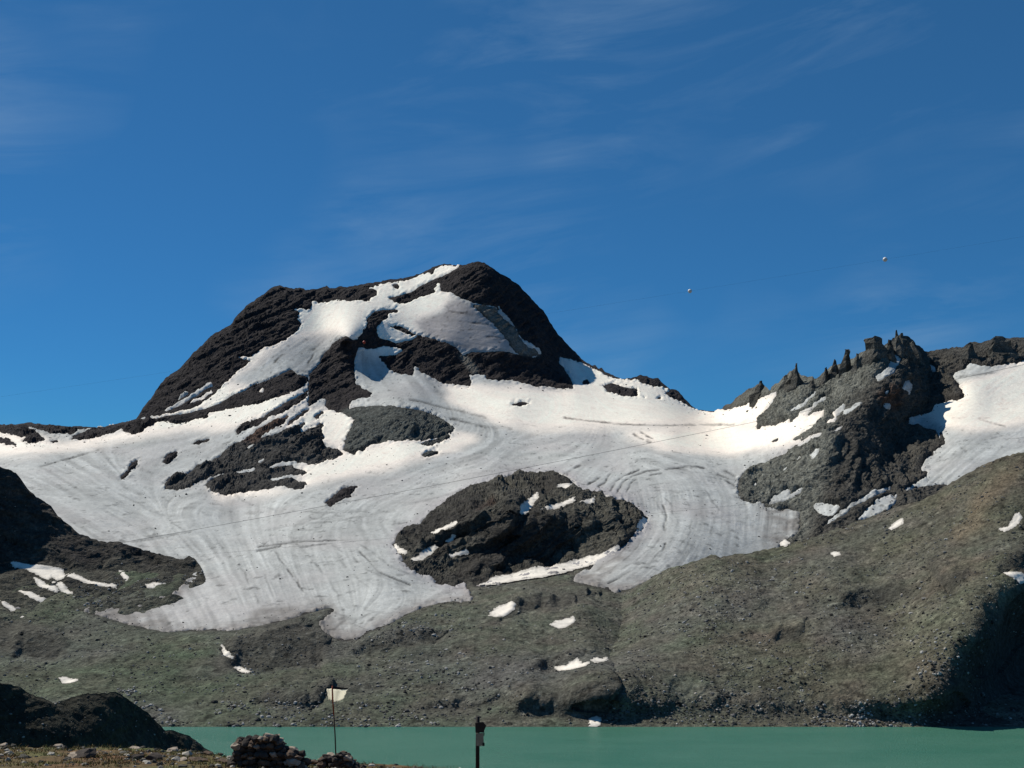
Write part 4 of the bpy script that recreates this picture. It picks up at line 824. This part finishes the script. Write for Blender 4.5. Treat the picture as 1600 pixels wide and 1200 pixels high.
c1 = pile('cairn', gz, prof_px([(362,1192),(368,1175),(372,1156),(385,1153),(400,1151),(418,1147),(432,1151),(441,1156),(449,1165),(456,1172),(466,1176),(474,1184),(480,1196)], 418, gz.z), .75, 'big dark dry-stone cairn on the ledge left of the flag', 'cairn', 11)
o = link('stone', stone_mesh('stone', (.16, .12, .1), 900, M_ST[2]), c1); o.location = ((420 - 418) * k_, -.05, (CAMZ + (HZ - 1150) * k_) - gz.z); 
D2 = 35.0; k_ = D2 / F; g2 = ground_at(530, D2)
c2 = pile('stone_heap', g2, prof_px([(500,1197),(505,1184),(510,1180),(522,1179),(534,1175),(542,1180),(548,1187),(556,1191),(566,1199)], 530, g2.z), .5, 'low dark stone heap holding up the flagpole', 'stone heap', 12, .8)

# flagpole with its flag
def tube(name, pts, rad, mat, parent=None, sides=8):
    V_, F_ = [], []; pts = [Vector(p) for p in pts]
    for i, p in enumerate(pts):
        d = (pts[min(i + 1, len(pts) - 1)] - pts[max(i - 1, 0)]).normalized(); x = d.orthogonal().normalized(); y = d.cross(x)
        r_ = rad[i] if isinstance(rad, (list, tuple)) else rad
        for j in range(sides):
            a_ = 2 * math.pi * j / sides; q = p + x * math.cos(a_) * r_ + y * math.sin(a_) * r_; V_.append(tuple(q))
    for i in range(len(pts) - 1):
        for j in range(sides): F_.append((i * sides + j, i * sides + (j + 1) % sides, (i + 1) * sides + (j + 1) % sides, (i + 1) * sides + j))
    n = len(V_); V_ += [tuple(pts[0]), tuple(pts[-1])]
    for j in range(sides):
        F_.append((n, (j + 1) % sides, j)); b_ = (len(pts) - 1) * sides; F_.append((n + 1, b_ + j, b_ + (j + 1) % sides))
    me = bpy.data.meshes.new(name); me.from_pydata(V_, [], F_); me.update()
    for p in me.polygons: p.use_smooth = len(p.vertices) == 4
    me.materials.append(mat)
    return link(name, me, parent)
M_POLE = simple('pole_wood', (.060, .040, .032)); M_RED = simple('pole_red_paint', (.30, .07, .035)); M_DARK = simple('dark_wood', (.032, .028, .026))
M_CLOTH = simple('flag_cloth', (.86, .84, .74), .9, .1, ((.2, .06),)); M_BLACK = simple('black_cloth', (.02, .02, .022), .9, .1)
t_ = M_CLOTH.node_tree; bs = t_.nodes['Principled BSDF']; tl = t_.nodes.new('ShaderNodeBsdfTranslucent'); tl.inputs[0].default_value = (.96, .93, .82, 1)
ms = t_.nodes.new('ShaderNodeMixShader'); ms.inputs[0].default_value = .75; t_.links.new(bs.outputs[0], ms.inputs[1]); t_.links.new(tl.outputs[0], ms.inputs[2]); t_.links.new(ms.outputs[0], t_.nodes['Material Output'].inputs['Surface'])
fb = px(525, 1179, D2); fp = emp('flagpole', fb); setp(fp, 'thin leaning flagpole with a small pale flag beside the cairn', 'flag')
def loc(u, v, dy=0): return px(u, v, D2) - fb + Vector((0, dy, 0))
tube('pole', [loc(525, 1186), loc(523.6, 1150), loc(521.5, 1117)], .021, M_POLE, fp)
tube('painted_pole_section', [loc(521.5, 1117), loc(519.8, 1092), loc(519.2, 1072)], .023, M_RED, fp)
def cloth(name, corners, nx, ny, mat, amp_, seed, rip=0.0):
    """corners tl, tr, br, bl in px; waves in depth; ragged lower free corner"""
    r = random.Random(seed); V_, F_ = [], []; th = .006
    tl_, tr_, br_, bl_ = [np.array(c, float) for c in corners]
    for side in (1, -1):
        for j in range(ny + 1):
            for i in range(nx + 1):
                a_, b_ = i / nx, j / ny
                q = (tl_ * (1 - a_) + tr_ * a_) * (1 - b_) + (bl_ * (1 - a_) + br_ * a_) * b_
                if j == ny: q = q + np.array((0, math.sin(i * 2.3 + seed) * rip))
                if i == nx: q = q + np.array((math.sin(j * 1.9 + seed) * rip, 0))
                dy = amp_ * math.sin(a_ * 6 + b_ * 1.5 + seed) * min(1, a_ * 2 + .1) + side * th / 2 + (q[0] - 518.8) * D2 / F * .9
                V_.append(tuple(loc(q[0], q[1], dy)))
    n = (nx + 1) * (ny + 1)
    for j in range(ny):
        for i in range(nx):
            k = j * (nx + 1) + i
            F_ += [(k, k + nx + 1, k + nx + 2, k + 1), (n + k, n + k + 1, n + k + nx + 2, n + k + nx + 1)]
    ring = [i for i in range(nx + 1)] + [(j + 1) * (nx + 1) + nx for j in range(ny)] + [ny * (nx + 1) + i for i in range(nx - 1, -1, -1)] + [j * (nx + 1) for j in range(ny - 1, 0, -1)]
    for k in range(len(ring)): a_, b_ = ring[k], ring[(k + 1) % len(ring)]; F_.append((a_, b_, n + b_, n + a_))
    me = bpy.data.meshes.new(name); me.from_pydata(V_, [], F_); me.update()
    for p in me.polygons: p.use_smooth = True
    me.materials.append(mat); return link(name, me, fp)
cloth('flag', [(519.5,1077),(540,1081),(534,1096),(521,1098)], 12, 8, M_CLOTH, .05, 1, .8)
cloth('flag_end', [(518.5,1075.5),(511,1075),(514,1093),(518.5,1094)], 6, 8, M_CLOTH, .04, 2, .5)
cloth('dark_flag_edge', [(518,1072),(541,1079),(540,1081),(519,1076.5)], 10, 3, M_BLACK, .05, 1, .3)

# signpost
D3 = 33.0; sb = ground_at(746, D3); sb = px(746, 1212, D3); sp_ = emp('signpost', sb); setp(sp_, 'dark trail signpost with one dark and one pale board by the lake', 'signpost')
def boxm(name, c, size, mat, parent, bev=.006, rz=0, ry=0):
    import bmesh
    bm = bmesh.new(); bmesh.ops.create_cube(bm, size=1)
    for v in bm.verts: v.co = Vector((v.co.x * size[0], v.co.y * size[1], v.co.z * size[2]))
    bmesh.ops.bevel(bm, geom=bm.edges[:], offset=bev, segments=2, affect='EDGES')
    me = bpy.data.meshes.new(name); bm.to_mesh(me); bm.free(); me.materials.append(mat)
    o = link(name, me, parent); o.location = c; o.rotation_euler = (0, ry, rz); return o
k3 = D3 / F
def l3(u, v, dy=0): return Vector(((u - 746) * k3, dy, (1212 - v) * k3))
tube('post', [l3(746.2, 1216), l3(746.2, 1160), l3(746.6, 1119)], [.062, .060, .058], M_DARK, sp_, 12)
M_BOARD = simple('sign_board_brown', (.045, .036, .034)); M_PALE = simple('sign_board_pale', (.34, .31, .24)); 
def prism(name, pts, dy, th, mat):
    n = len(pts); V_ = [tuple(l3(u, v, dy - th / 2)) for u, v in pts] + [tuple(l3(u, v, dy + th / 2)) for u, v in pts]
    F_ = [tuple(range(n)), tuple(range(2 * n - 1, n - 1, -1))] + [(i, i + n, (i + 1) % n + n, (i + 1) % n) for i in range(n)]
    me = bpy.data.meshes.new(name); me.from_pydata(V_, [], F_); me.update(); me.materials.append(mat); return link(name, me, sp_)
prism('direction_board', [(742.5,1128.5),(755,1127),(760,1133),(757,1139.5),(756.5,1143.5),(743,1143)], -.085, .03, M_BOARD)
prism('notice_board', [(743.8,1145),(755.2,1144),(756,1158),(753.8,1164.5),(744.3,1164)], -.09, .025, M_PALE)
prism('bracket', [(755.6,1144),(757.2,1144),(756.9,1149),(755.6,1149)], -.07, .02, M_DARK)
prism('hanging_tag', [(754,1159),(757.3,1159),(757.3,1164),(754.3,1164.3)], -.115, .015, M_DARK)

# single stones lying on the ledge
LB = [((119,1180),.30,2,'pale piece for the sunlit top of the dark boulder near the bottom left'),((132,1192),.42,0,'dark squat boulder on the meadow near the bottom left'),((210,1191),.26,0,'leftmost dark stone of the low row left of the cairn'),((240,1193),.33,0,'wide dark stone in the low row left of the cairn'),((285,1192),.20,2,'pale flat stone in the low row left of the cairn'),((310,1195),.34,1,'brownish stone in the low row left of the cairn'),((345,1192),.25,1,'brown stone close beside the left foot of the cairn'),((505,1198),.22,2,'pale slab lying in front of the stone heap'),((5,1164),.20,2,'pale stone on the meadow edge at the left frame side'),((90,1166),.18,2,'small pale stone on the meadow edge left of centre ledge'),((210,1169),.24,2,'flat pale stone on the rim above the low stone row'),((270,1172),.26,2,'long pale stone on the rim near the hillock foot'),((325,1177),.24,1,'tan slab on the rim where the lake begins'),((490,1191),.20,1,'tan rim stone between the cairn and the heap')]  # first entry: sunlit top of the dark boulder, made as a pale stone
for i, ((u, v), s_, k, lb) in enumerate(LB):
    D = 41.6 if v < 1180 else 35.5
    p = px(u, v, D)
    if v >= 1180: g = ground_at(u, D); p = Vector((p.x, p.y, max(p.z, g.z + .02)))
    me = stone_mesh('rock', (s_ * 1.15, s_ * .8, s_ * (.55 if k == 0 else .32)), 300 + i, M_ST[k])
    setp(link('rock', me), lb, 'rock', 'loose stones on the ledge').location = p

# rock towers standing on the crest of the jagged ridge
ridge_o = bpy.data.objects['rocky_ridge']
def tower(u, v_top, v_bot, wpx, seed, lean=0.0, top=.35):
    D = float(depthA(np.array([float(u)]), np.array([float(v_bot)]))[0]) - 3; k = D / F; r = np.random.default_rng(seed)
    H = (v_bot - v_top) * k; W = wpx * k * .58; ns, V_, F_ = 7, [], []
    levels = [-.8, .0, .22, .45, .7, .88, 1.0]; ph = r.uniform(0, 6.28, ns) * .12 + np.arange(ns) * 2 * math.pi / ns
    rad = r.uniform(.75, 1.2, ns)
    for li, t in enumerate(levels):
        w_ = W * (top + (1.8 - top) * min(1, max(0, 1 - t)) ** 1.35); ox, oy = r.normal(0, .10, 2) * W
        for j in range(ns):
            rr = w_ * rad[j] * r.uniform(.8, 1.2)
            zt = t * H + (r.uniform(-.10, .04) * H if t > .8 else r.uniform(-.04, .04) * H)
            V_.append((math.cos(ph[j]) * rr + ox + lean * t * H, math.sin(ph[j]) * rr * 1.1 + oy, zt))
    for li in range(len(levels) - 1):
        for j in range(ns):
            a_, b_ = li * ns + j, li * ns + (j + 1) % ns
            F_ += [(a_, b_, b_ + ns), (a_, b_ + ns, a_ + ns)]
    n = len(V_); V_.append((lean * H + r.normal(0, .2) * W, 0, H * .97))
    for j in range(ns): F_.append(((len(levels) - 1) * ns + j, (len(levels) - 1) * ns + (j + 1) % ns, n))
    c = np.zeros((len(V_), 3)); c[:] = np.array((.088, .086, .076)) * r.uniform(.75, 1.1)
    o = link('pinnacle', raw_mesh('pinnacle', np.array(V_), np.array(F_), c, M_ROCK, False), ridge_o)
    o.location = ((u - 800) * k, D, CAMZ + (HZ - v_bot) * k)
for i, tw in enumerate([(1186,595,614,15,.1,.2),(1246,568,604,13,-.05,.15),(1238,577,604,15,.1,.25),(1270,588,606,9,0,.2),(1303,561,584,9,.05,.25),(1323,545,576,11,.03,.6),(1340,553,578,11,0,.3),(1366,525,562,22,0,.95),(1390,531,558,13,.05,.35),(1404,516,552,13,-.1,.15),(1414,521,556,20,-.15,.3),(1430,533,564,18,-.15,.3),(1288,574,596,11,.1,.3),(1226,586,608,12,.12,.3),(1515,536,558,15,0,.5),(1560,526,552,24,0,.7)]):
    tower(tw[0], tw[1], tw[2] + 4, tw[3], 540 + i, tw[4], tw[5])

# pale boulders that stand out on the slopes
M_PB = simple('pale_boulder', (.42, .38, .33), .95, .1, ((1.5, .2),), ((.8, .2),))
PALE_ST = [stone_mesh('boulder', (1.5, 1.2, 1.1), 700 + i, M_PB) for i in range(4)]
def cast(Pgrid, Ug, Vg, u, v):
    i = np.argmin((Ug - u) ** 2 + (Vg - v) ** 2); return Pgrid.reshape(-1, 3)[i]
BO = [(370,993,'pale boulder just below the left glacier tongue, above the thin snow streaks'),(242,1031,'pale boulder on the open moraine left of the thin snow streaks'),(227,1072,'pale boulder right behind the hump of the dark left hillock'),
 (86,1100,'upper of two pale boulders on the dark left hillock'),(36,1153,'lower of two pale boulders on the dark left hillock, near the meadow'),(466,1112,'round whitish boulder on the far shore slope between cairn and flag'),(496,1107,'pale boulder close to the left side of the flagpole'),(577,1126,'pale boulder on the far shore slope just right of the flagpole'),
 (660,1126,'pale boulder above the waterline halfway from the flag to the signpost'),(690,1070,'pale boulder up the far slope left above the signpost'),(787,1005,'pale boulder between the slanting snow patch and the humped snow patch'),(825,1058,'pale boulder just left above the dark shore hollow'),(862,1002,'pale boulder below the leaf-shaped snow patch'),
 (1000,1019,'pale boulder to the right of the smaller snow patch of the pair'),(1046,921,'pale boulder below the icy rim of the right glacier tongue'),(1055,1059,'pale boulder on the slope right of the dark shore hollow'),(1086,1086,'upper of two pale boulders lying together low on the hillside'),(1095,1093,'lower of two pale boulders lying together low on the hillside'),
 (1097,988,'lone pale boulder halfway up the left part of the hillside'),(1185,1106,'pale boulder just above the shore in the middle of the hillside'),(1370,1006,'pale boulder in the upper middle of the right hillside'),(1478,1017,'upper pale boulder beside the dark shaded corner of the hillside'),(1486,1031,'lower pale boulder beside the dark shaded corner of the hillside'),
 (1410,931,'pale boulder high on the hillside under the slim snow patch'),(1398,1068,'pale boulder low on the hillside left of the dark shaded corner'),(1332,1129,'pale boulder at the waterline of the right hillside')]
for i, (u, v, lb) in enumerate(BO):
    if lb.endswith('hillock') or 'hillock, near' in lb: q = cast(HE.P, HE.U, HE.V, u, v); sc_ = .55
    elif u > 985: q = cast(HC.P, HC.U, HC.V, u, v); sc_ = random.uniform(.85, 1.35)
    else: q = cast(P_rock, UU, VV, u, v); sc_ = random.uniform(.85, 1.35)
    o = link('boulder', PALE_ST[i % 4]); o.location = q.tolist(); o.scale = (sc_, sc_, sc_); o.rotation_euler = (0, 0, random.uniform(0, 6))
    setp(o, lb, 'boulder', 'pale boulders on the slopes')

# overhead cable with aircraft warning balls, and two lower cables
M_CABLE = simple('cable_steel', (.035, .035, .035), .9, .05); M_BALLR = simple('ball_red', (.55, .07, .04), .5, .4); M_BALLW = simple('ball_white', (.78, .77, .74), .5, .4)
def cable(name, pts, rad, label):
    c = np.array(pts, float); uu = np.linspace(c[0, 0], c[-1, 0], 60); co = np.polyfit(c[:, 0], c[:, 1], 2)
    P_ = [px(u, np.polyval(co, u), 160.0) for u in uu]
    o = tube(name, [q - P_[0] for q in P_], rad, M_CABLE, None, 6); o.location = P_[0]; setp(o, label, 'cable', 'overhead cables across the valley'); return co
co1 = cable('cable', [(-400,678),(569,533),(1078,456),(1383,406),(2000,301)], .005, 'hair-thin overhead cable carrying the warning balls across the sky')
cable('cable', [(-400,945),(212,846),(400,811),(600,775),(800,732),(900,715),(1150,665),(2000,480)], .021, 'thin straight dark cable crossing the whole glacier in front of it')
cable('cable', [(-400,925),(200,874),(400,860),(555,847),(2000,700)], .010, 'lowest faint cable crossing the left glacier tongue')
def ball(u, rad, top, bot, label):
    v = np.polyval(co1, u); c = px(u, v, 160.0); root = emp('warning_ball', c); setp(root, label, 'warning ball', 'warning balls on the overhead cable')
    nr, ns = 10, 20
    for nm, t0, t1, mt in (('upper_shell', 0, math.pi / 2 - .03, top), ('lower_shell', math.pi / 2 + .03, math.pi, bot), ('clamp_band', math.pi / 2 - .03, math.pi / 2 + .03, M_CABLE)):
        V_, F_ = [], []; rr = rad * (1.03 if nm == 'clamp_band' else 1); k = 2 if nm == 'clamp_band' else nr
        for i in range(k + 1):
            th = t0 + (t1 - t0) * i / k
            for j in range(ns): V_.append((rr * math.sin(th) * math.cos(6.28318 * j / ns), rr * math.sin(th) * math.sin(6.28318 * j / ns), rr * math.cos(th)))
        for i in range(k):
            for j in range(ns): F_.append((i * ns + j, (i + 1) * ns + j, (i + 1) * ns + (j + 1) % ns, i * ns + (j + 1) % ns))
        me = bpy.data.meshes.new(nm); me.from_pydata(V_, [], F_); me.update(); me.materials.append(mt)
        for p in me.polygons: p.use_smooth = True
        link(nm, me, root)
ball(569, .22, M_BALLR, M_BALLR, 'red warning ball on the cable in front of the dark summit ridge')
ball(1078, .29, M_BALLW, M_BALLW, 'white warning ball against the sky above the glacier col')
ball(1383, .33, M_BALLW, M_BALLW, 'white warning ball highest against the sky above the pinnacled ridge')
